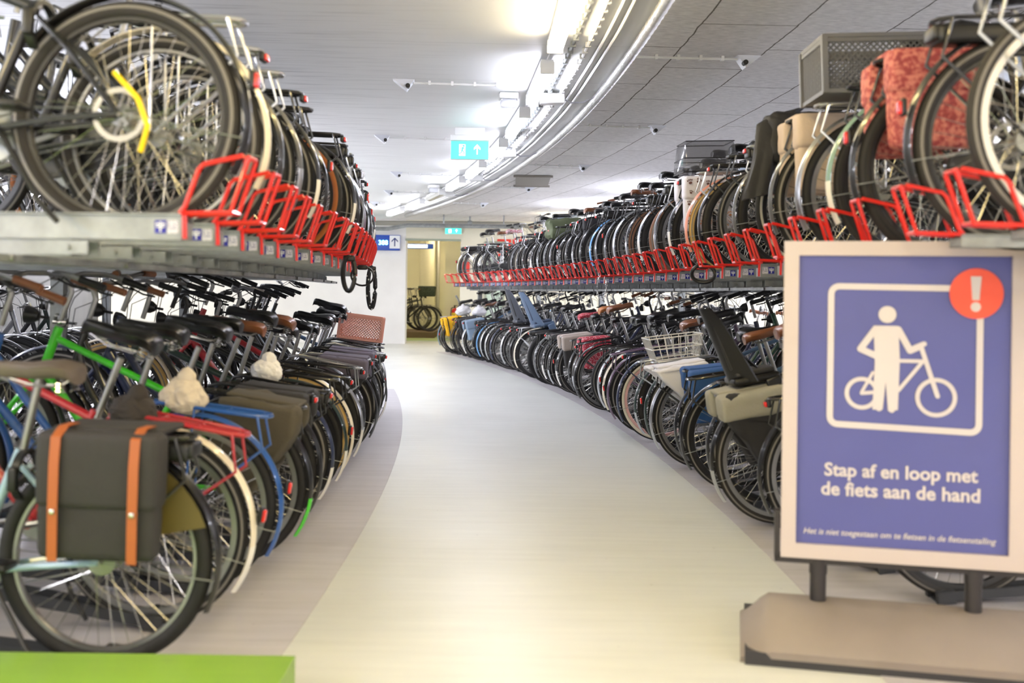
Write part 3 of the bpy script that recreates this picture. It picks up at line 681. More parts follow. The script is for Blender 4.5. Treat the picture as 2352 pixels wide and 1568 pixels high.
rng = random.Random(11)
BN = {}
def bicycle(loc, rotz, spec, label, group, lean=0, pitch=0):
    g = spec.get
    M = Matrix.Rotation(rotz, 3, 'Z') @ Matrix.Rotation(-pitch, 3, 'Y') @ Matrix.Rotation(lean, 3, 'X')
    loc = Vector(loc) + Vector((0, 0, RW)) - M @ Vector((0, 0, RW))
    t = thing('bicycle', label, 'bicycle', loc, group=group, rot=(lean, -pitch, rotz))
    ft = g('frame', 'step'); fc = paint(g('color', 'black'))
    tm = TYRE[g('tyre', 'slim')]; tr = g('rubber', RUB); stripe = g('stripe', REFL)
    side = g('side', tr)
    for nm, x in (('rear_wheel', 0), ('front_wheel', 1.09)):
        sc = g('wscale', 1.0)
        wh = link(nm, tm, [tr, stripe, side], t, (x, 0, RW), (0, rng.random() * 6, 0))
        link('rim', M_RIM, g('rim', ALU), wh); link('spokes', M_SPK, SPK, wh)
        link('hub', M_HUB[g('hub', 'plain') if x == 0 else 'plain'], ALU if g('hubc', 1) else BLK, wh)
    link('frame', M_FRAME[ft], fc, t); link('fork', M_FORK, g('forkm', fc), t)
    b, gr, cb = M_BAR[g('bar', 'city')]
    rot = g('steer', 0)
    hb = link('handlebar', b, g('barm', ALU), t, (0, 0, g('barz', 0)))
    [link('grip', q, g('grip', BLK), hb) for q in gr]; link('cables', cb, BLK, hb)
    sp = link('seat_post', M_POST, ALU, t)
    s0, s1 = M_SAD[g('saddle', 'wide')]
    sh = g('sadz', 0); sa = link('saddle', s0, g('sadm', LEA), t, (.11, 0, .965 + sh), (0, g('sadt', R_(-2)), 0)); link('saddle_rails', s1, ALU if g('saddle') == 'slim' else CHR, sa)
    if g('mud', 'black'):
        mm = paint(g('mud', 'black'))
        md = link('rear_mudguard', M_MUDR, mm, t, (0, 0, RW)); link('stays', M_STAY, GALV, md)
        if g('flap'): link('mud_flap', M_MUDT, paint(g('flap')), md)
        link('front_mudguard', M_MUDF, mm, t, (1.09, 0, RW))
    if g('carrier', 'black'): link('carrier', M_CAR['tube' if g('batt') is None else 'plain'], paint(g('carrier', 'black')), t)
    if g('batt'): link('battery', M_BATT, g('batt'), t)
    if g('cc', True): link('chain_case', M_CC, paint(g('ccc', 'black')), t)
    else: link('chainring', M_RING, GALV, t)
    link('cranks', M_CRK, ALU, t); [link('pedal', q, BLK, t) for q in M_PED]; link('kickstand', M_STAND, BLK, t)
    link('front_light', M_FL, CHR if g('chl') else BLK, t)
    if g('norl'): pass
    elif g('rl', 'carrier') == 'carrier' and g('carrier', 'black'): link('rear_light', M_RLB, [RLT, BLK], t)
    elif g('mud', 'black'): link('rear_light', M_RLM, [RLT, BLK], t)
    if g('lock', True): link('frame_lock', M_LOCK, BLK, t)
    if g('guard'): link('skirt_guard', M_GRD, g('guard'), t)
    return t

BRL = mat('brown leather', (120, 72, 42), .4, coat=.3); TANL = mat('tan leather', (176, 112, 62), .45)
FLOR = pattern('floral print', (180, 150, 160), (190, 40, 60), 60, .4, 'vor', (225, 215, 220))
DOTS = pattern('red dotted cloth', (170, 44, 62), (240, 225, 225), 70, .28)
FABR = mat('black pannier fabric', (34, 33, 36), .75, bump=.15, bscale=90)
BROWNT = mat('brown tyre rubber', (128, 92, 70), .7, bump=.3, bscale=120)
TANT = mat('tan tyre rubber', (196, 164, 100), .7, bump=.3, bscale=120)
CREAMT = mat('cream tyre rubber', (215, 208, 190), .7)
GREYT = mat('grey tyre rubber', (36, 33, 31), .75)
ORANW = mat('amber tyre wall', (150, 84, 30), .6)
PINKR = mat('pink rim', (215, 170, 165), .4)
BRIM = mat('black rim', (28, 28, 30), .35)
def rnd_spec():
    s = {}
    s['frame'] = rng.choice(['step', 'diamond', 'oma', 'ebike', 'step', 'sport', 'ebike'])
    s['color'] = rng.choice(['black', 'matt black', 'dark grey', 'black', 'navy', 'grey', 'matt black', 'dark green', 'silver', 'black', 'steel blue', 'brown', 'black'])
    s['tyre'] = rng.choice(['slim', 'slim', 'fat', 'slim'])
    s['rubber'] = rng.choice([RUB, RUB, RUB, GREYT])
    s['stripe'] = rng.choice([REFL, REFL, REFL, RUB])
    s['rim'] = rng.choice([ALU, BRIM])
    s['hub'] = rng.choice(['plain', 'big', 'disc'])
    s['bar'] = rng.choice(['city', 'city', 'flat'])
    s['barm'] = rng.choice([ALU, ALU, BLK]); s['barz'] = rng.choice([0, .03, -.03, .05])
    s['grip'] = rng.choice([BLK, BLK, BLK, BRL])
    s['saddle'] = rng.choice(['wide', 'wide', 'slim']); s['sadm'] = rng.choice([LEA] * 7 + [BRL])
    s['sadz'] = rng.uniform(-.05, .07); s['sadt'] = R_(rng.uniform(-6, 3))
    s['mud'] = rng.choice(['black', 'black', 'matt black', 'dark grey', 'silver', 'grey', 'black', s['color']])
    if rng.random() < .25: s['flap'] = rng.choice(['white', 'silver'])
    s['carrier'] = rng.choice(['black', 'black', 'matt black', 'silver'])
    s['cc'] = rng.random() < .7; s['ccc'] = rng.choice(['black', 'black', 'dark grey'])
    if s['frame'] == 'ebike' and rng.random() < .5: s['batt'] = BLK
    if rng.random() < .35: s['rl'] = 'mud'
    s['chl'] = rng.random() < .5; s['norl'] = rng.random() < .35
    return s
SADN = {'brown leather': 'brown saddle', 'tan leather': 'tan saddle', 'floral print': 'floral saddle', 'black saddle vinyl': 'black saddle'}
def desc(s):
    c = s.get('color', 'black').replace('matt black', 'matt-black'); f = FT[s.get('frame', 'step')]
    md = s.get('mud', 'black')
    if s.get('note'): ex = s['note']
    elif md and md not in ('black', 'matt black', 'dark grey'): ex = md + ' mudguard'
    elif not md: ex = 'no mudguard'
    elif s.get('batt'): ex = 'carrier battery'
    else: ex = SADN.get(s.get('sadm', LEA).name, 'black saddle')
    return '%s %s bicycle with %s' % (c, f, ex)
ITEMS = []   # (root matrix info) to hang things on later
BK = {}
def slot(side, tier, i, d, uext, z, ov, total):
    s = rnd_spec(); s.update(ov); s.setdefault('_', 0)
    rev = s.get('rev')
    off = RW if not rev else RW + 1.09
    if side == 'right':
        x, y, th = arc(d, uext + off); rz = th + (PI if rev else 0)
    else:
        x, y, th = arc(d, uext - off); rz = th + PI + (PI if rev else 0)
    yaw = R_(rng.uniform(-1.5, 1.5)) + R_(s.get('yaw', 0))
    lab = '%s, %s along %s %s rack' % (desc(s), ordw(i), tier, side)
    t = bicycle((x, y, z), rz + yaw, s, lab, 'bicycles on the %s %s rack' % (tier, side), R_(rng.uniform(-1.5, 1.5)), pitch=R_(s['pitch']) if 'pitch' in s else R_((rng.uniform(9.5, 12) if i % 2 else rng.uniform(5.5, 7.5)) if tier == 'lower' and not rev else (2.0 if not rev else 0)))
    BK[(side, tier, i)] = (t, s)
    return t

# ------------------------------------------------------------------ racks
TB = 1.35   # tyre base height, upper right
def hoop_mesh(side, stub=True):
    mb = MB(); r = .0072
    for s in (-1, 1):
        y = s * .038
        pts = [(.15, y, .04), (.0, y, .045), (-.05, y, .20), (-.035, y, .21), (.08, y, .185), (.095, y, .17), (.135, y, .06), (.15, y, .04)]
        mb.tube(pts, r, 8)
    mb.tube([(.0, -.038, .045), (.0, .038, .045)], r, 8); mb.tube([(-.05, -.038, .205), (-.05, .038, .205)], r, 8)
    if stub: mb.tube([(.14, side * .038, .045), (.13, side * .055, .03), (.128, side * .055, -.035)], .0068, 8)
    return mb.mesh('hoop')
M_HOOP = {'right': hoop_mesh(-1), 'left': hoop_mesh(1), 'x': hoop_mesh(-1, False)}
def channel_mesh(L=1.95):
    mb = MB(); w2, h = .045, .075
    mb.box((L / 2, -w2, -.0), (L, .004, h)); mb.box((L / 2, w2, 0), (L, .004, h)); mb.box((L / 2, 0, -.03), (L, .09, .004))
    mb.box((L / 2, -w2 - .008, .036), (L, .016, .004)); mb.box((L / 2, w2 + .008, .036), (L, .016, .004)); mb.box((0.002, 0, -.01), (.004, .09, .05))
    return mb.mesh('channel')
M_CHAN = channel_mesh()
M_RAIL = MB().box((.8, 0, 0), (1.5, .07, .048)).box((.07, -.037, 0), (.14, .006, .04)).box((.07, .037, 0), (.14, .006, .04)).lathe([(.001, -.05), (.008, -.05), (.008, .05), (.001, .05)], 8, 'y', (.06, 0, 0), closed=False).mesh('support_rail')
M_STK = MB().box((0, 0, 0), (.034, .002, .038)).mesh('sticker')
_m = MB().box((0, 0, 0), (.034, .002, .038)).box((0, -.002, 0), (.004, .002, .03), 1).box((0, -.002, 0), (.024, .002, .004), 1).box((.009, -.002, .008), (.008, .002, .006), 1).box((-.009, -.002, .008), (.008, .002, .006), 1); M_STKB = _m.mesh('sticker_blue')
STW = pattern('printed white sticker', (205, 205, 215), (90, 90, 150), 160, .35); STB = mat('blue sticker', (34, 36, 150), .4); STI = mat('panel white', (235, 238, 240), .4)
def tray(side, i, d, utip, z):
    x, y, th = arc(d, utip); s = 1 if side == 'right' else -1
    t = thing('bike_tray', 'steel tray with red hoop, %s from the near end of upper %s rack' % (ordw(i), side), 'bike tray', (x, y, z), th if s > 0 else th + PI, 'upper %s rack trays' % side)
    nb = side == 'right' and i < 2
    link('hoop', M_HOOP['x' if nb else side], REDP, t, scale=(1, 1, .92) if nb else None)
    link('channel', M_CHAN, GALV, t, (.14, 0, .017 if nb else 0), scale=(1, 1, .55) if nb else None); link('support_rail', M_RAIL, GALV, t, (.42, 0, -.062))
    ys = -.048 if s > 0 else .048
    rz = 0 if s > 0 else PI
    a = .166; b = .202
    if s < 0: a, b = b, a
    if nb: return
    st = link('white_sticker', M_STK, STW, t, (a if s > 0 else b, ys, .0), (0, 0, rz)); st2 = link('blue_sticker', M_STKB, [STB, STI], t, (b if s > 0 else a, ys, .0), (0, 0, rz))
NR = 42; PITCH = .425; NL = 18
TR = 1.37
for i in range(NR): tray('right', i, 2.93 + PITCH * i, 1.31, TR + (.02 if i < 2 else 0))
def lu(d): return -.93 + .13 * max(0, (4.6 - d) / 1.6) - .034 * max(0, d - 6)
for i in range(NL): tray('left', i, 3.0 + .42 * i, lu(3.0 + .42 * i), TR + .03)
def beam(side, u, d0, d1, z, h, lab, w_=.08):
    t = thing('rack_beam', lab, 'beam')
    obj('steel_beam', arcstrip(u, u + w_, d0, d1, z, thick=h), GALV, t)
    mb = MB(); d = d0 + .2
    while d < d1:
        x, y, th = arc(d, u if side == 'right' else u + w_); mb.lathe([(.001, -.012), (.01, -.012), (.01, .012), (.001, .012)], 8, 'x', (x, y, z + h / 2), closed=False); d += .85
    o = obj('bolt', mb, ALU, t); o['kind'] = 'stuff'
    return t
beam('right', 1.80, 2.5, 20.4, 1.262, .021, 'long galvanised front beam carrying the upper right trays')
beam('right', 3.15, 2.5, 20.4, 1.262, .021, 'galvanised rear beam of the upper right rack near wall')
beam('left', -1.5, 2.7, 10.6, 1.292, .021, 'long galvanised front beam carrying the upper left trays')
beam('left', -2.9, 2.7, 10.6, 1.292, .021, 'galvanised rear beam of the upper left rack near wall')
M_PST = MB().box((0, 0, .6), (.08, .08, 1.2)).box((0, 0, .01), (.16, .16, .02)).mesh('rack_post')
for side, u, ds, hh in (('right', 3.2, (3.3, 6.7, 10.1, 13.5, 16.9, 20.2), 1), ('left', -2.86, (3.3, 6.7, 10.3), 1.025)):
    for k, d in enumerate(ds):
        x, y, th = arc(d, u); o = link('rack_post', M_PST, GALV, None, (x, y, 0), (0, 0, th), (1, 1, 1.05 * hh))
        tag(o, 'galvanised rack post under the upper %s rack, %s from near end' % (side, ordw(k)), 'post', 'posts of the %s rack' % side)
# end post with curved brace at the far right
x, y, th = arc(20.2, 1.95)
t = thing('rack_end_frame', 'galvanised end frame with curved brace closing the right rack', 'rack frame', (x, y, 0), th)
obj('upright', MB().box((0, 0, .63), (.08, .06, 1.26)), GALV, t)
obj('curved_brace', MB().tube([(-.5, 0, 1.16), (-.42, 0, 1.02), (-.3, 0, .97), (0, 0, .96)], .02, 8), GALV, t)

# lower floor rails
M_FR = MB().box((.75, -.04, .02), (1.5, .005, .04)).box((.75, .04, .02), (1.5, .005, .04)).box((.75, 0, .004), (1.5, .08, .006)).box((.03, -.055, .025), (.07, .03, .05)).box((.03, .055, .025), (.07, .03, .05)).mesh('floor_channel')
NRL = 40; NLL = 19
RUBF = mat('dark steel floor rail', (62, 64, 68), .5, .4)
ND = {}
RLU = {0: 1.42, 1: 1.34, 2: 1.2}
for i in range(NRL):
    d = 4.15 + .425 * i - .425 * 0; x, y, th = arc(d, RLU.get(i, 1.12) + .3)
    tag(link('floor_channel', M_FR, RUBF, None, (x, y, .003), (0, R_(-9.5 if i % 2 else -5.5), th)), 'dark floor channel under wheels, %s from near end of lower right rack' % ordw(i), 'floor channel', 'lower right floor channels')
for i in range(NLL):
    d = 3.25 + .42 * i; x, y, th = arc(d, -.93 - .3)
    tag(link('floor_channel', M_FR, RUBF, None, (x, y, .003), (0, R_(-9.5 if i % 2 else -5.5), th + PI)), 'dark floor channel under wheels, %s from near end of lower left rack' % ordw(i), 'floor channel', 'lower left floor channels')

# ------------------------------------------------------------------ the bicycles
UR = {0: dict(color='dark grey', mud=None, rim=ALU, stripe=REFL, note='pale wide rim', rubber=GREYT, side=mat('grey tyre rubber', (36, 33, 31))),
      1: dict(color='black', mud='dark grey', rim=BRIM, rubber=GREYT), 2: dict(color='black', mud='dark grey', rubber=GREYT, tyre='fat', rim=BRIM, note='red floral pannier'),
      3: dict(color='black', mud='sea green', rubber=GREYT, note='sea-green mudguard'), 4: dict(color='dark grey', mud='silver', flap='silver', note='grey crate on carrier'),
      5: dict(color='black', mud='grey', note='beige panniers'), 6: dict(color='black', mud=None, side=mat('cream side', (200, 196, 180), .6), note='black pannier and jacket'),
      7: dict(mud='grey', rubber=GREYT, color='black'), 8: dict(mud=None, color='dark grey', stripe=REFL), 9: dict(mud='black', tyre='fat'),
      10: dict(color='grey', mud='salmon', rubber=TANT, note='salmon mudguard'), 11: dict(color='black', mud='black', note='paw-print bag'),
      13: dict(color='brown', rubber=BROWNT, mud=None, tyre='fat'), 15: dict(rubber=BROWNT, mud='black', tyre='fat', color='matt black'), 16: dict(mud='silver', color='black'),
      19: dict(color='black', mud='light blue', note='light-blue mudguard'), 20: dict(mud='matt black', color='navy'), 24: dict(color='black', sadm=BRL), 25: dict(color='dark green', note='olive canvas cover'),
      30: dict(color='grey', rim=CREAMT, mud='grey', note='pale rims'), 31: dict(rev=True, color='grey', carrier='silver', bar='flat', note='handlebar facing the aisle'),
      35: dict(color='black', frame='step', mud='black', guard=None, sadm=FLOR, cc=True, rim=BRIM, note='floral saddle'), 36: dict(color='black', sadm=BRL, frame='diamond'), 38: dict(color='black', batt=BLK, frame='ebike'), 39: dict(color='silver', mud='silver', batt=BLK, frame='ebike')}
EMPTY_UR = {32, 33, 34, 37, 40, 41}
for i in range(NR):
    if i in EMPTY_UR: continue
    slot('right', 'upper', i, 2.93 + PITCH * i, 1.30 + rng.uniform(-.03, .03), TB + (.03 if i < 2 else 0), UR.get(i, {}), NR)
UL = {0: dict(cc=False, color='matt black', mud='black', hub='disc', rubber=GREYT, tyre='fat', rim=BRIM, frame='sport', carrier=None, rl='mud', note='disc brake'),
      1: dict(color='dark grey', mud='cream', rubber=GREYT, rim=ALU), 2: dict(color='black', mud='dark grey'), 3: dict(color='black', mud='grey', flap='silver'),
      6: dict(tyre='knob', mud=None, carrier=None, side=ORANW, stripe=ORANW, color='black', frame='sport', note='amber-walled knobbly tyres', rim=BRIM), 4: dict(mud='black'), 5: dict(mud='matt black'),
      10: dict(mud='purple', color='black')}
for i in range(NL):
    d = 3.0 + .42 * i
    slot('left', 'upper', i, d, lu(d) + rng.uniform(-.03, .02), TB + .03, UL.get(i, {}), NL)
LR = {3: dict(color='dark grey', mud='black', note='child seat and light-flap pannier'), 6: dict(color='steel blue', mud='black', note='blue pannier'), 7: dict(color='silver', mud='silver', frame='ebike', note='white pannier'),
      8: dict(color='steel blue', mud='dark green', flap=None, rubber=RUB, note='white wire basket', frame='diamond'), 9: dict(mud='dark green', color='green'), 10: dict(color='navy', mud='navy', side=CREAMT, stripe=CREAMT, rim=PINKR, carrier='navy', note='pink rims'),
      11: dict(color='purple', mud='purple', carrier='purple'), 12: dict(mud='cream', color='black'), 14: dict(tyre='knob', mud=None, carrier=None, color='black', frame='sport', note='bare knobbly tyre'),
      15: dict(sadm=BRL, mud='black'), 16: dict(color='black', mud='black', note='red dotted pannier'), 18: dict(color='black', mud='dark grey', note='grey pannier', flap='white'), 19: dict(sadm=DOTS, note='red patterned saddle', mud='black'), 20: dict(batt=ALU, frame='ebike', color='black', note='silver battery', mud='black', flap='white'),
      5: dict(sadm=BRL, mud='black'), 4: dict(mud='black', color='grey', rubber=GREYT), 17: dict(sadm=TANL), 22: dict(tyre='knob', mud=None, color='matt black', frame='sport', carrier=None), 23: dict(note='blue child seat', color='black'), 24: dict(mud='cream', color='black', frame='oma'),
      29: dict(mud='silver'), 30: dict(mud='silver', rim=ALU), 31: dict(mud='light blue', color='grey'), 33: dict(note='grey-blue pannier', mud='silver'), 35: dict(mud='black', note='black pannier'), 37: dict(mud='black', note='yellow pannier', color='dark grey'), 38: dict(mud='steel blue', note='pale tyre wall', side=CREAMT)}
for i in range(NRL - 1):
    d = 4.15 + .425 * i
    slot('right', 'lower', i, d, RLU.get(i, 1.12) + rng.uniform(-.07, .07), .01, LR.get(i, {}), NRL)
LL = {0: dict(pitch=1.5, color='pale blue', frame='step', mud='black', flap=None, carrier='black', note='orange-strapped pannier', sadm=mat('worn grey saddle', (96, 86, 78), .6), saddle='wide', rim=ALU, guard=mat('olive skirt guard', (92, 80, 34), .5), rl='mud', stripe=RUB, cc=False, bar='city', sadz=-.03),
      1: dict(color='red', carrier='red', mud='cream', frame='diamond', rubber=RUB, rl='mud', note='red carrier', cc=False, sadz=.03), 2: dict(color='blue', carrier='blue', mud='blue', frame='step', rl='mud', note='blue mudguard', sadz=.05),
      3: dict(color='lime green', mud='black', flap='lime green', frame='diamond', carrier='black', note='lime mud flap', sadz=.04), 4: dict(color='black', mud='black', note='dark pannier', frame='oma'),
      5: dict(color='navy', mud='navy', flap='white', carrier='black'), 6: dict(color='dark green', mud='dark green', flap='white'), 7: dict(rubber=TANT, side=TANT, mud='cream', color='black', note='tan tyres'),
      8: dict(mud='silver', flap='white', color='black'), 9: dict(mud='black', color='red'), 10: dict(mud='black', note='grey pannier', color='black'), 12: dict(mud='black', note='grey pannier', color='dark grey'),
      14: dict(mud='grey'), 18: dict(color='white', carrier='white', mud='white', stripe=CREAMT, batt=BLK, frame='ebike', note='white mudguard', rl='carrier')}
for i in range(NLL):
    d = 3.25 + .42 * i
    slot('left', 'lower', i, d, (-.93 + (.0 if i else -.0)) + (rng.uniform(-.04, .04) if i > 2 else 0), .01, LL.get(i, {}), NLL)
# second row of the racks, seen through the first
def backrow(side, tier, i, d, z):
    s = rnd_spec(); s['norl'] = True
    if side == 'right': x, y, th = arc(d, 4.85); rz = th + PI
    else: x, y, th = arc(d, -4.75); rz = th
    bicycle((x, y, z), rz, s, '%s, %s of second row behind %s %s rack' % (desc(s), ordw(i), tier, side), 'second row behind the %s %s rack' % (tier, side), 0, R_(7) if tier == 'lower' else 0)
    if tier == 'upper':
        x, y, th = arc(d, 3.3 if side == 'right' else -3.2)
        tag(link('rear_tray', M_CHAN, GALV, None, (x, y, z + .02), (0, 0, th if side == 'right' else th + PI)), 'steel channel tray under second row, %s behind upper %s rack' % (ordw(i), side), 'bike tray', 'second row trays behind the upper %s rack' % side)
for i in range(11): backrow('left', 'upper', i, 3.3 + .6 * i, TB + .03)
for i in range(16): backrow('left', 'lower', i, 3.4 + .42 * i, .01)
for i in range(9): backrow('right', 'upper', i, 3.9 + .7 * i, TB)
for i in range(16): backrow('right', 'lower', i, 4.6 + .8 * i, .01)
for side, u, z, d1 in (('right', 3.5, 1.31, 10.5), ('right', 4.7, 1.31, 10.5), ('left', -3.5, 1.34, 10), ('left', -4.7, 1.34, 10)):
    t = beam(side, u, 2.9, d1, z, .02, 'galvanised beam under the second row trays behind the %s rack, %s one' % (side, 'inner' if abs(u) < 4 else 'outer'))
    for k in (3.1, d1 - .2):
        x, y, th = arc(k, u + .04); obj('beam_post', MB().box((x, y, z / 2), (.06, .06, z)), GALV, t)
# far room bicycles (facing the opening)
for i, (x, y, rz) in enumerate(((-2.85, 27.55, 0.0), (-3.0, 28.0, .05), (-3.2, 28.45, 0), (-3.3, 28.9, 0))):
    s = rnd_spec(); s.update(dict(color=['black', 'dark grey', 'black', 'navy'][i], frame='diamond', carrier='black'))
    bicycle((x - 1.05 + .6, y, .16), rz, s, '%s bicycle in the far room, %s of four on the raised rail' % (s['color'], ['foremost', 'second', 'third', 'rearmost'][i]), 'bicycles in the far room')

# ------------------------------------------------------------------ things on bicycles
def onbike(key, name, label, cat, off=(0, 0, 0), grp=None):
    b, s = BK[key]
    M = Matrix.Translation(b.location) @ b.rotation_euler.to_matrix().to_4x4()
    p = M @ Vector(off)
    return thing(name, label, cat, p, rot=tuple(b.rotation_euler), group=grp)
def polybag(pts, y0, y1, crumple, seed):
    bm = bmesh.new(); n = len(pts); vs = [bm.verts.new((p[0], y0, p[1])) for p in pts] + [bm.verts.new((p[0], y1, p[1])) for p in pts]
    bm.faces.new(vs[:n]); bm.faces.new(vs[n:][::-1])
    for i in range(n): bm.faces.new((vs[i], vs[n + i], vs[n + (i + 1) % n], vs[(i + 1) % n]))
    bmesh.ops.recalc_face_normals(bm, faces=bm.faces[:])
    bmesh.ops.bevel(bm, geom=bm.edges[:], offset=.022, segments=3, affect='EDGES', profile=.5)
    bmesh.ops.triangulate(bm, faces=[f for f in bm.faces if f.calc_area() > .004]); bmesh.ops.subdivide_edges(bm, edges=[e for e in bm.edges if e.calc_length() > .06], cuts=4, use_grid_fill=False); bm.normal_update()
    for v in bm.verts: v.co += v.normal * crumple * (noise.noise(v.co * 8 + Vector((seed, 0, 0))) + .4 * noise.noise(v.co * 20 + Vector((0, seed, 0))))
    mb = MB(); mb.add([v.co.copy() for v in bm.verts], [tuple(x.index for x in f.verts) for f in bm.faces]); bm.free(); return mb
TRI = [(-.22, 0), (.16, 0), (.18, -.10), (.16, -.40), (.08, -.38), (-.06, -.20)]
SAG = [(-.16, 0), (.18, 0), (.20, -.22), (.10, -.42), (-.02, -.45), (-.08, -.30), (-.17, -.12)]
def pannier(key, label, m, flapm=None, strapm=None, w_=.32, h_=.3, t_=.1, seed=0, x=-.1, crumple=.006, strapw=.022, dx=0, top=.755, refl=True, sides=(-1, 1), taper=.0, fl_=.46, poly=None):
    r = onbike(key, 'pannier', label, 'pannier', (x + dx, 0, top), None)
    for s in sides:
        mb = MB().rbox((0, s * (.075 + t_ / 2), -.01 - h_ / 2), (w_, t_, h_), .03, sub=2, crumple=crumple, seed=seed + s, taper=taper, lean=.0)
        if poly: mb = polybag(poly, s * .075, s * (.075 + t_), crumple, seed)
        b = obj('bag', mb, m, r)
        if poly and not flapm: continue
        fl = MB().rbox((0, s * (.08 + t_ / 2), -.0 - h_ * (fl_ / 2 - .01)), (w_ + .012, t_ + .014, h_ * fl_), .025, sub=2, crumple=crumple * .6, seed=seed + 5 + s)
        obj('flap', fl, flapm or m, r)
        if strapm:
            for xx in (-w_ * .33, w_ * .33):
                sb = MB().tube([(xx, s * .05, .012), (xx, s * (.08 + t_ * .5), .012), (xx, s * (.092 + t_), -.02), (xx, s * (.094 + t_), -h_ * .5), (xx, s * (.092 + t_), -h_ - .02)], .001, 4)
                mb = MB(); pts = [(s * .05, .016), (s * (.08 + t_ * .5), .016), (s * (.088 + t_), -.012), (s * (.096 + t_), -h_ * .25), (s * (.094 + t_), -h_ * .6), (s * (.086 + t_), -h_ - .01)]
                vs = []
                for (yy, zz) in pts:
                    for q in (-strapw / 2, strapw / 2):
                        vs.append((xx + q, yy, zz)); vs.append((xx + q, yy + s * .004, zz + .002))
                fs = []
                for k in range(len(pts) - 1):
                    a = 4 * k; b2 = 4 * (k + 1)
                    fs += [(a, a + 2, b2 + 2, b2), (a + 1, a + 3, b2 + 3, b2 + 1), (a, a + 1, b2 + 1, b2), (a + 2, a + 3, b2 + 3, b2 + 2)]
                mb.add(vs, fs, 0, True); obj('strap', mb, strapm, r)
                obj('buckle', MB().rbox((xx, s * (.1 + t_), -h_ * .62), (.016, .008, .016), .003), CHR, r)
    obj('bridge', MB().rbox((0, 0, .002), (w_ * .94, .2, .02), .008, sub=1, crumple=.003), flapm or m, r)
    return r
GF = lambda k, c: mat(k, c, .8, bump=.2, bscale=80)
pannier(('left', 'lower', 0), 'dark grey pannier with two orange leather straps on nearest left bicycle', GF('charcoal canvas', (44, 42, 42)), None, mat('orange strap leather', (160, 86, 42), .5), .37, .38, .09, 3, x=-.03, strapw=.03, sides=(1,), top=.765, fl_=.62)
pannier(('left', 'lower', 3), 'saggy dark olive pannier on the lime green bicycle', GF('dark olive canvas', (70, 64, 50)), None, None, .34, .4, .1, 8, crumple=.03, poly=SAG)
pannier(('left', 'lower', 4), 'long flat black pannier beside the lime green bicycle', FABR, None, None, .34, .3, .1, 9, crumple=.01)
pannier(('left', 'lower', 10), 'shiny black pannier with loose grey flap, middle of lower left rack', FABR, GF('grey purple canvas', (96, 90, 104)), None, .34, .3, .1, 10, crumple=.016, poly=SAG)
pannier(('left', 'lower', 12), 'purple-grey crumpled double pannier towards the far end, lower left', GF('grey purple canvas', (96, 90, 104)), None, None, .36, .28, .1, 11, crumple=.016)
pannier(('right', 'upper', 2), 'red floral pannier hanging beside the upper right near wheels', pattern('red floral cloth', (150, 58, 60), (84, 40, 62), 55, .42, 'noise', (196, 120, 108)), None, None, .34, .34, .1, 12)
pannier(('right', 'upper', 5), 'beige canvas double pannier on the upper right rack', GF('beige canvas', (190, 172, 156)), GF('beige canvas', (190, 172, 156)), None, .34, .36, .11, 13, crumple=.012)
pannier(('right', 'upper', 6), 'black sports pannier under the hanging jacket, upper right rack', GF('olive black fabric', (40, 40, 34)), None, None, .36, .34, .12, 14, crumple=.012, top=.80)
pannier(('right', 'upper', 21), 'slim black pannier high on upper right rack, past the blue mudguard', FABR, None, None, .3, .3, .09, 15, crumple=.01)
pannier(('right', 'lower', 3), 'black pannier with dirty white flap, closest to the sign', FABR, GF('dirty white tarpaulin', (150, 147, 134)), None, .38, .42, .11, 16, crumple=.02, poly=SAG, fl_=.34)
pannier(('right', 'lower', 6), 'royal blue canvas pannier next to the white one', GF('blue canvas', (44, 84, 140)), None, None, .32, .34, .1, 17, crumple=.012)
pannier(('right', 'lower', 7), 'white tarpaulin pannier tapering downwards on lower right rack', GF('white tarpaulin', (222, 220, 222)), None, None, .36, .40, .11, 18, crumple=.02, poly=TRI)
pannier(('right', 'lower', 16), 'red pannier with white dots behind the knobbly wheel', DOTS, None, None, .3, .32, .1, 19)
pannier(('right', 'lower', 18), 'dark grey pannier with beige rim on lower right rack', GF('charcoal canvas', (44, 42, 42)), GF('beige grey canvas', (164, 152, 142)), None, .36, .36, .11, 20, crumple=.008)
pannier(('right', 'lower', 33), 'grey-blue pannier near the far end, lower right rack', GF('grey blue canvas', (130, 150, 170)), None, None, .34, .34, .11, 21)
pannier(('right', 'lower', 35), 'black pannier beside the yellow one at the far end', FABR, None, None, .34, .36, .11, 22)
pannier(('right', 'lower', 37), 'bright yellow pannier at the far end of lower right rack', GF('yellow tarpaulin', (235, 178, 20)), None, FABR, .34, .34, .11, 23)
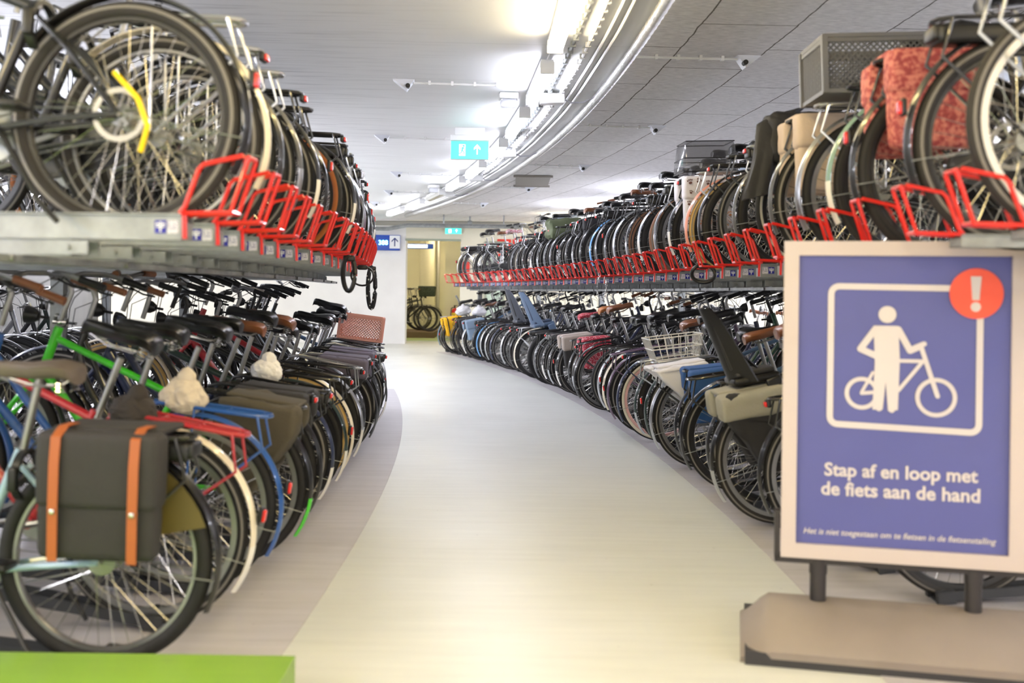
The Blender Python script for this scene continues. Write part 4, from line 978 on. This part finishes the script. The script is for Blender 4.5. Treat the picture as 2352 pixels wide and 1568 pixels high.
# paw print bag with clear hood
r = pannier(('right', 'upper', 11), 'white pannier with brown paw prints under a clear hood', GF('white cloth', (214, 210, 214)), GF('white cloth', (214, 210, 214)), None, .36, .38, .1, 24, crumple=.003)
pw = MB(); prng = random.Random(5)
for gx in range(5):
    for gz in range(5):
        cx = -.145 + gx * .072 + prng.uniform(-.01, .01); cz = -.05 - gz * .075 + prng.uniform(-.012, .012); q = prng.uniform(-.5, .5); sc = prng.uniform(.8, 1.25)
        y1 = -.196; mm = prng.choice([0, 1])
        def P(px, pz): return (cx + sc * (px * math.cos(q) - pz * math.sin(q)), cz + sc * (px * math.sin(q) + pz * math.cos(q)))
        def el(px, pz, a, b, rot=0):
            c0 = P(px, pz); pw.prism([(c0[0] + sc * (a * math.cos(t_) * math.cos(q + rot) - b * math.sin(t_) * math.sin(q + rot)), c0[1] + sc * (a * math.cos(t_) * math.sin(q + rot) + b * math.sin(t_) * math.cos(q + rot))) for t_ in [2 * PI * k / 10 for k in range(10)]], y1, y1 - .002, mm)
        el(0, -.004, .011, .008)
        for k in range(4): el(-.0135 + .009 * k, .011 + (.004 if k in (1, 2) else 0), .0032, .0062, .3 - .2 * k)
obj('paw_prints', pw, [mat('paw brown', (96, 62, 52), .7), mat('paw orange', (196, 132, 84), .7)], r)
obj('buckle_strap', MB().rbox((.03, -.2, -.33), (.03, .012, .13), .004).rbox((.03, -.203, -.27), (.06, .014, .05), .008), BLK, r)
r = onbike(('right', 'upper', 11), 'rain_hood', 'clear smoky plastic rain hood with black piping above paw-print bag', 'rain hood', (-.08, 0, .77))
obj('hood_film', MB().rbox((0, 0, .13), (.40, .34, .24), .03, taper=-.15), mat('smoky clear film', (70, 70, 76), .12, alpha=.45, coat=.5), r)
pip = MB()
for z, k in ((.02, 1.0), (.12, .97), (.245, .88)):
    a, b = .205 * k, .175 * k; pip.tube([(-a, -b, z), (a, -b, z), (a, b, z), (-a, b, z)], .004, 5, closed=True)
obj('piping', pip, BLK, r)
# crates
def crate(key, label, m, size=(.40, .30, .23), off=(-.1, 0, .76), name='crate'):
    r = onbike(key, name, label, 'crate', off); X, Y, Z = size
    rim = MB()
    for z in (.008, Z - .02, Z):
        for s in (-1, 1): rim.box((0, s * Y / 2, z), (X, .014, .018)); rim.box((s * X / 2, 0, z), (.014, Y, .018))
    for sx in (-1, 1):
        for sy in (-1, 1): rim.box((sx * X / 2, sy * Y / 2, Z / 2), (.025, .025, Z))
    obj('crate_frame', rim, m, r)
    lt = MB(); st = .027
    for s in (-1, 1):
        for k in range(int((X + Z) / st)):
            for dr in (1, -1):
                x0 = -X / 2 - Z + k * st + st; x1 = x0 + Z; a0, a1 = x0, x1
                z0, z1 = 0, Z
                if a0 < -X / 2: z0 = -X / 2 - a0; a0 = -X / 2
                if a1 > X / 2: z1 = Z - (a1 - X / 2); a1 = X / 2
                if z1 - z0 < .01: continue
                if dr < 0: a0, a1 = -a0, -a1
                lt.tube([(a0, s * Y / 2, z0), (a1, s * Y / 2, z1)], .0042, 4, cap=False)
        for k in range(12): lt.box((s * X / 2, -Y / 2 + (k + .5) * Y / 12, Z / 2), (.006, .008, Z))
    obj('crate_lattice', lt, m, r); obj('crate_floor', MB().box((0, 0, .006), (X, Y, .006)), m, r)
    return r
crate(('right', 'upper', 4), 'grey plastic lattice crate high on the upper right rack', mat('crate grey', (92, 92, 94), .5), (.46, .34, .25), (-.05, 0, .77))
crate(('left', 'lower', 16), 'salmon pink plastic crate at the end of lower left rack', mat('crate salmon', (212, 150, 132), .5))
# white wire basket
r = onbike(('right', 'lower', 8), 'wire_basket', 'white wire basket on a carrier behind the brown saddles', 'basket', (-.1, 0, .765))
wb = MB()
for z, k in ((0, .8), (.08, .92), (.16, 1)): a, b = .2 * k, .16 * k; wb.tube([(-a, -b, z), (a, -b, z), (a, b, z), (-a, b, z)], .005, 6, closed=True)
for k in range(8):
    q = -.2 + .4 * k / 7
    for s in (-1, 1): wb.tube([(q * .8, s * .128, 0), (q, s * .16, .16)], .003, 5); wb.tube([(s * .16, q * .64, 0), (s * .2, q * .8, .16)], .003, 5)
obj('wire_frame', wb, paint('white'), r)
# black wire/wicker basket in far room
tag(obj('woven_basket', MB().rbox((0, 0, 0), (.45, .34, .28), .03, taper=.12), pattern('dark wicker', (62, 72, 58), (28, 34, 28), 45, .45)), 'dark green woven basket on the foremost far-room bicycle', 'basket').location = (-2.28, 27.55, 1.24)

def childseat(key, label, m, m2, off=(-.08, 0, .78), tilt=0, sc=1):
    r = onbike(key, 'child_seat', label, 'child seat', off)
    r.scale = (sc, sc, sc)
    mb = MB(); secs = []
    for k in range(12):   # back shell, opens forward
        t_ = k / 11; z = .02 + .50 * t_; x = -.12 - .10 * t_; hw = .15 - .03 * t_ - (.06 * max(0, t_ - .8) * 5) * .6; dp = .10 * (1 - t_) ** .7 + .04
        sec = []
        for j in range(9): a = -1 + 2 * j / 8; sec.append((x + dp * a * a, hw * a, z))
        for j in range(9): a = 1 - 2 * j / 8; sec.append((x - .012 + dp * a * a, (hw + .01) * a, z))
        secs.append(sec)
    mb.loft(secs); obj('backrest', mb, m, r)
    obj('seat', MB().rbox((.02, 0, .03), (.30, .27, .05), .02), m, r); obj('seat_pad', MB().rbox((.02, 0, .07), (.25, .22, .035), .015), m2, r)
    obj('back_pad', MB().rbox((-.145, 0, .28), (.03, .17, .36), .014, rot=Matrix.Rotation(-.2, 3, 'Y')), m2, r)
    for s in (-1, 1): obj('leg_guard', MB().rbox((.14, s * .15, -.13), (.1, .03, .32), .014, rot=Matrix.Rotation(-.2, 3, 'Y')), m, r); obj('strap', MB().tube([(-.13, s * .05, .42), (-.04, s * .05, .2), (.06, s * .02, .09)], .007, 5), BLK, r)
    return r
childseat(('right', 'lower', 3), 'black child seat with tall back, just left of the sign', BLK, mat('dark grey pad', (40, 40, 42), .6), (-.08, 0, .775), 0, .84)
childseat(('right', 'lower', 23), 'grey-blue child seat rising above the lower right bicycles', mat('slate blue plastic', (84, 104, 130), .35), mat('slate pad', (60, 74, 96), .6), (-.1, 0, .78))
childseat(('right', 'lower', 26), 'dark grey child seat behind the grey-blue one', mat('dark slate plastic', (58, 62, 72), .4), BLK)

# jacket draped on pannier
r = onbike(('right', 'upper', 6), 'jacket', 'black jacket slung over the sports pannier, sleeve hanging down', 'jacket', (-.1, 0, .8))
JM = mat('jacket cloth', (26, 26, 30), .65, bump=.2, bscale=40)
mb = MB().rbox((.0, -.06, .0), (.40, .32, .08), .035, sub=3, crumple=.018, seed=4)
mb.rbox((-.14, -.14, -.1), (.16, .18, .26), .05, sub=3, crumple=.025, seed=6)
obj('jacket_body', mb, JM, r)
sl = MB(); pts = [(-.08, -.13, .05), (-.17, -.16, .0), (-.22, -.18, -.14), (-.25, -.18, -.28), (-.27, -.175, -.40)]
secs = []
for k in range(17):
    f = k / 16 * 4; i0 = min(3, int(f)); q = f - i0; c = Vector(pts[i0]).lerp(Vector(pts[i0 + 1]), q)
    w1 = .075 + .012 * math.sin(k * .5); w2 = .05; sec = []
    for j in range(28):
        a = 2 * PI * j / 28; fo = 1 + .13 * math.sin(5 * a + k * .12) + .06 * math.sin(9 * a - k * .2)
        sec.append((c.x + w1 * fo * math.cos(a), c.y + w2 * fo * math.sin(a), c.z + .02 * math.cos(a)))
    secs.append(sec)
sl.loft(secs); obj('sleeve', sl, JM, r)
# olive canvas cover
r = onbike(('right', 'upper', 25), 'canvas_cover', 'crumpled olive green canvas cover over a carrier, upper right rack', 'cover', (-.05, 0, .76))
mb = MB().rbox((0, 0, -.02), (.5, .34, .26), .05, sub=4, crumple=.05, seed=9); obj('canvas', mb, GF('olive canvas', (84, 92, 66)), r)
r = onbike(('left', 'upper', 15), 'plastic_bag', 'crumpled white plastic bag on an upper left bicycle', 'bag', (-.1, 0, .86))
def crump(size, amp, seed, cuts=5):
    bm = bmesh.new(); bmesh.ops.create_icosphere(bm, subdivisions=cuts, radius=1)
    mb = MB()
    for v in bm.verts:
        n = v.co.normalized(); f = lambda k, o: 1 - 2 * abs(noise.noise(n * k + Vector((seed, o, 0))))
        q = .5 * noise.noise(n * 1.6 + Vector((seed, 0, 0))) + .22 * f(2.2, 4) + .10 * f(5, 9) + .03 * f(11, 2)
        z = n.z if n.z > 0 else n.z * .75
        v.co = Vector((n.x * size[0], n.y * size[1], z * size[2])) * (1 - amp * .3 + q * amp)
    mb.add([v.co.copy() for v in bm.verts], [tuple(x.index for x in f.verts) for f in bm.faces]); bm.free(); return mb
PLB = mat('thin white plastic', (232, 232, 234), .25, alpha=.85)
obj('bag_film', crump((.18, .13, .12), .5, 3), PLB, r)
def sack(key, label, size, m, off, seed, nm='plastic_bag'):
    r = onbike(key, nm, label, 'bag', off); obj('bag_body', crump(size, .35, seed), m, r)
    obj('bag_knot', crump((.04, .04, .05), .4, seed + 2, 2), m, r, loc=(0, 0, size[2] * .85)); return r
CRB = mat('cream cloth bag', (196, 184, 164), .7)
sack(('left', 'lower', 2), 'cream crumpled bag between saddles, near end of lower left rack', (.09, .08, .085), CRB, (.08, .02, .77), 5, 'cloth_bag')
sack(('left', 'lower', 5), 'white and blue plastic bag tucked between left saddles', (.085, .07, .07), pattern('printed plastic', (232, 230, 228), (50, 120, 190), 8, .22, 'vor'), (.06, 0, .78), 8)
sack(('right', 'lower', 36), 'white plastic bag on carrier above the yellow pannier', (.16, .12, .11), PLB, (-.05, 0, .86), 9)
sack(('right', 'lower', 34), 'white and blue plastic bag beside the far white bag', (.14, .12, .1), pattern('printed plastic pale', (224, 224, 228), (90, 170, 215), 6, .3, 'vor'), (.0, 0, .86), 12)
sack(('left', 'lower', 1), 'brown paper wrapped bag hanging behind the red carrier', (.09, .07, .075), mat('brown dark bag', (44, 38, 34), .8), (.14, .02, .74), 15, 'cloth_bag')

# locks hanging from trays
def lockloop(d, u, z0, side, lab, drop=.12, wd=.04, r_=.014, m=None, chain=False):
    x, y, th = arc(d, u); t = thing('chain_lock' if chain else 'cable_lock', lab, 'lock', (x, y, z0), th)
    pts = [(wd * math.cos(a) , .01 * math.sin(a * 2), -drop + (drop if math.sin(a) > 0 else drop) * math.sin(a)) for a in [2 * PI * k / 24 for k in range(24)]]
    if chain:
        mb = MB()
        for k in range(24):
            a = Vector(pts[k]); b = Vector(pts[(k + 1) % 24]); dr = (b - a).normalized(); n = Vector((0, 1, 0)) if k % 2 else dr.cross(Vector((0, 1, 0))); c = (a + b) / 2; L = (b - a).length * .62
            mb.tube([tuple(c + dr * L * math.cos(q) + n * .009 * math.sin(q)) for q in [2 * PI * j / 8 for j in range(8)]], .003, 5, closed=True)
        obj('chain_links', mb, CHR, t)
    else: obj('sleeve', MB().tube(pts, r_, 8, closed=True), m or BLK, t)
    obj('lock_body', MB().rbox((0, 0, -.01), (.07, .03, .035), .01), BLK, t)
lockloop(6.0, -.93, 1.42, 'left', 'black fabric lock loop hanging under the left red hoops', .1, .035)
lockloop(8.6, -1.0, 1.42, 'left', 'long black and white chain sleeve hanging by the white wall', .17, .03, .018, pattern('black white sleeve', (24, 24, 26), (210, 210, 205), 30, .25))
lockloop(7.4, -.99, 1.40, 'left', 'thin black cable loop between the two hanging left locks', .07, .08, .007)
lockloop(6.9, 1.36, 1.43, 'right', 'black folded cable lock on a right hoop left of the sign', .06, .08, .014)
lockloop(10.6, 1.33, 1.44, 'right', 'steel chain lock hanging below the right red hoops', .14, .05, .01, chain=True)

x, y, th = arc(3.06, -1.13)
tag(obj('cable_lock', MB().tube([(-.02, .0, .50), (.06, -.03, .42), (.09, -.03, .34), (.06, 0, .27)], .0085, 8), mat('yellow lock sleeve', (240, 205, 20), .4), loc=(x, y - .1, TB)), 'yellow lock strap threaded through nearest upper left wheel', 'lock')
# ------------------------------------------------------------------ the sign on its base
a_ = R_(-12.5)
S = thing('pavement_sign', 'blue walk-your-bicycle sign in cream frame on a heavy base', 'sign', (1.345, 3.53, 0), a_)
FR = mat('cream sign frame', (190, 178, 174), .45, .1); W2, H2, ZP = .395, .5525, .8625
fr = MB()
bw = .05
fr.prism([(-W2, ZP - H2), (W2, ZP - H2), (W2 - bw, ZP - H2 + bw), (-W2 + bw, ZP - H2 + bw)], -.03, .0); fr.prism([(-W2, ZP + H2), (W2, ZP + H2), (W2 - bw, ZP + H2 - bw), (-W2 + bw, ZP + H2 - bw)], -.03, 0)
fr.prism([(-W2, ZP - H2), (-W2 + bw, ZP - H2 + bw), (-W2 + bw, ZP + H2 - bw), (-W2, ZP + H2)], -.03, 0); fr.prism([(W2, ZP - H2), (W2 - bw, ZP - H2 + bw), (W2 - bw, ZP + H2 - bw), (W2, ZP + H2)], -.03, 0)
obj('frame', fr, FR, S)
po = obj('poster', MB().box((0, -.008, ZP), (2 * W2 - .09, .012, 2 * H2 - .09)), mat('poster blue', (80, 84, 146), .45), S)
obj('back_panel', MB().box((0, .012, ZP), (2 * W2 - .01, .02, 2 * H2 - .01)), mat('back panel grey', (120, 118, 114), .5), S)
WT = mat('poster white', (200, 192, 192), .5)
def pm(x, y):
    t_ = (x - 1812) / 526; top = 562 - 10 * t_; bot = 1285 + 27 * t_
    return ((x - 2075) * .0015, ZP + H2 - (y - top) / (bot - top) * 2 * H2)
Y0, Y1 = -.0145, -.0185
ic = MB()
def seg(mb, pts, w_, closed=False):
    P = [Vector(pm(*p)) for p in pts]
    n = len(P)
    for i in range(n if closed else n - 1):
        a, b = P[i], P[(i + 1) % n]; t_ = (b - a)
        if t_.length < 1e-6: continue
        t_.normalize(); nn = Vector((-t_.y, t_.x)) * w_ / 2
        YC[0] += 2e-6; mb.prism([tuple(a + nn), tuple(b + nn), tuple(b - nn), tuple(a - nn)], Y0, Y1 - YC[0])
    for p in P: disc(mb, p.x, p.y, w_ / 2, Y0, Y1, 0, 12)
def ringp(mb, x, y, rp, w_, n=40):
    c = pm(x, y); r = rp * .0015
    for k in range(n):
        a, b = 2 * PI * k / n, 2 * PI * (k + 1) / n
        mb.prism([(c[0] + (r + w_ / 2) * math.cos(a), c[1] + (r + w_ / 2) * math.sin(a)), (c[0] + (r + w_ / 2) * math.cos(b), c[1] + (r + w_ / 2) * math.sin(b)), (c[0] + (r - w_ / 2) * math.cos(b), c[1] + (r - w_ / 2) * math.sin(b)), (c[0] + (r - w_ / 2) * math.cos(a), c[1] + (r - w_ / 2) * math.sin(a))], Y0, Y1)
bx = MB(); cor = []
def rcorner(cx, cy, r, a0, a1): return [(cx + r * math.cos(R_(a0 + (a1 - a0) * k / 6)), cy - r * math.sin(R_(a0 + (a1 - a0) * k / 6))) for k in range(7)]
L_, T_, RR, B_ = 1918, 663, 2240, 990
loop = rcorner(RR - 18, T_ + 18, 18, 90, 0) + rcorner(RR - 18, B_ + 4 - 18, 18, 0, -90) + rcorner(L_ + 18, B_ - 10 - 18, 18, -90, -180) + rcorner(L_ + 18, T_ + 18, 18, 180, 90)
seg(bx, loop, .021, True); obj('square_border', bx, WT, po)
rc_ = MB(); c = pm(2231, 674); disc(rc_, c[0], c[1], .0855, -.0187, -.0215, 0, 48); obj('red_disc', rc_, mat('poster red', (228, 82, 58), .5), po)
ex = MB()
c = (c[0] - .002, c[1]); ex.prism([(c[0] - .017, c[1] + .058), (c[0] + .017, c[1] + .058), (c[0] + .011, c[1] - .022), (c[0] - .011, c[1] - .022)], -.0218, -.024); disc(ex, c[0], c[1] - .045, .016, -.0218, -.024); obj('exclamation_mark', ex, WT, po)
c = pm(2042, 726); disc(ic, c[0], c[1], .029, Y0, Y1)
ic.prism([pm(*p) for p in ((2012, 752), (2066, 752), (2070, 830), (2067, 945), (2046, 948), (2040, 880), (2034, 945), (2012, 945), (2016, 835))], Y0, Y1 - 2e-5)
seg(ic, [(2016, 760), (1984, 806), (2020, 822)], .022); seg(ic, [(2066, 760), (2092, 808), (2108, 800)], .022)
seg(ic, [(2024, 760), (2060, 760)], .024); seg(ic, [(2026, 935), (2026, 942)], .02); seg(ic, [(2054, 935), (2054, 945)], .02)
obj('walking_person', ic, WT, po)
bi = MB(); w1_ = MB(); ringp(w1_, 1988, 908, 33, .014); obj('wheel_symbol', w1_, WT, po); w1_ = MB(); ringp(w1_, 2149, 915, 40, .014); obj('wheel_symbol', w1_, WT, po)
seg(bi, [(2066, 832), (2120, 832), (2068, 900)], .012); seg(bi, [(2116, 800), (2152, 912)], .015); seg(bi, [(2104, 800), (2122, 792)], .017); seg(bi, [(1988, 905), (2012, 860)], .01); seg(bi, [(1988, 908), (2018, 905)], .012)
obj('bicycle_symbol', bi, WT, po)
def ptext(nm, s, x0, x1, ybase, bold, shear=0):
    me = textmesh(s, .05, .0008, bold, shear, 'LEFT'); xs = [v.co.x for v in me.vertices]; wid = max(xs) - min(xs); k = ((x1 - x0) * .0015) / wid
    p = pm(x0, ybase); q = pm(x1, ybase + (x1 - x0) * .0) 
    link(nm, me, WT, po, (p[0] - min(xs) * k, -.0155, p[1]), (PI / 2, 0, 0), (k, k, k))
ptext('lettering', 'Stap af en loop met', 1908, 2240, 1098, .0012)
ptext('lettering', 'de fiets aan de hand', 1901, 2245, 1142, .0012)
ptext('small_lettering', 'Het is niet toegestaan om te fietsen in de fietsenstalling', 1863, 2280, 1232, .0006, .25)
DK = mat('dark steel frame', (60, 57, 58), .4, .5)
obj('lower_bracket', MB().box((0, .02, ZP - H2 - .012), (2 * W2 + .04, .05, .024)).box((-W2 - .012, .02, ZP - H2 + .07), (.018, .05, .17)).box((W2 + .012, .02, ZP - H2 + .07), (.018, .05, .17)), DK, S)
for x in (-.265, .245): obj('post', MB().lathe([(.028, .12), (.028, .25), (.031, .25), (.031, .3)], 20, 'z', (x, .02, 0), closed=False), DK, S)
bs = MB(); prof = [(-.27, 0.0), (-.275, .05), (-.26, .066), (-.16, .115), (-.07, .15), (-.03, .155), (.03, .155), (.07, .15), (.16, .115), (.26, .066), (.275, .05), (.27, 0)]
secs = []
for x, k in ((-.53, .34), (-.515, .45), (-.46, .86), (-.43, 1), (.43, 1), (.46, .86), (.515, .45), (.53, .34)): secs.append([(x, .02 + p[0] * (.9 + .1 * k), p[1] * k) for p in prof])
bs.loft(secs)
b_ = obj('base', bs, mat('grey brown recycled plastic', (134, 123, 115), .6, mottle=.08, mscale=5), S)
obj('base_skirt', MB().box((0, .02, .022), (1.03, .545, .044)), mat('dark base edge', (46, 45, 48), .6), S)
for x in (.53,): obj('end_cap', MB().lathe([(.001, -.02), (.07, -.02), (.08, 0), (.07, .02), (.001, .02)], 20, 'x', (x * .98, .02, .075), closed=False), mat('violet grey plastic', (108, 106, 136), .5), S)
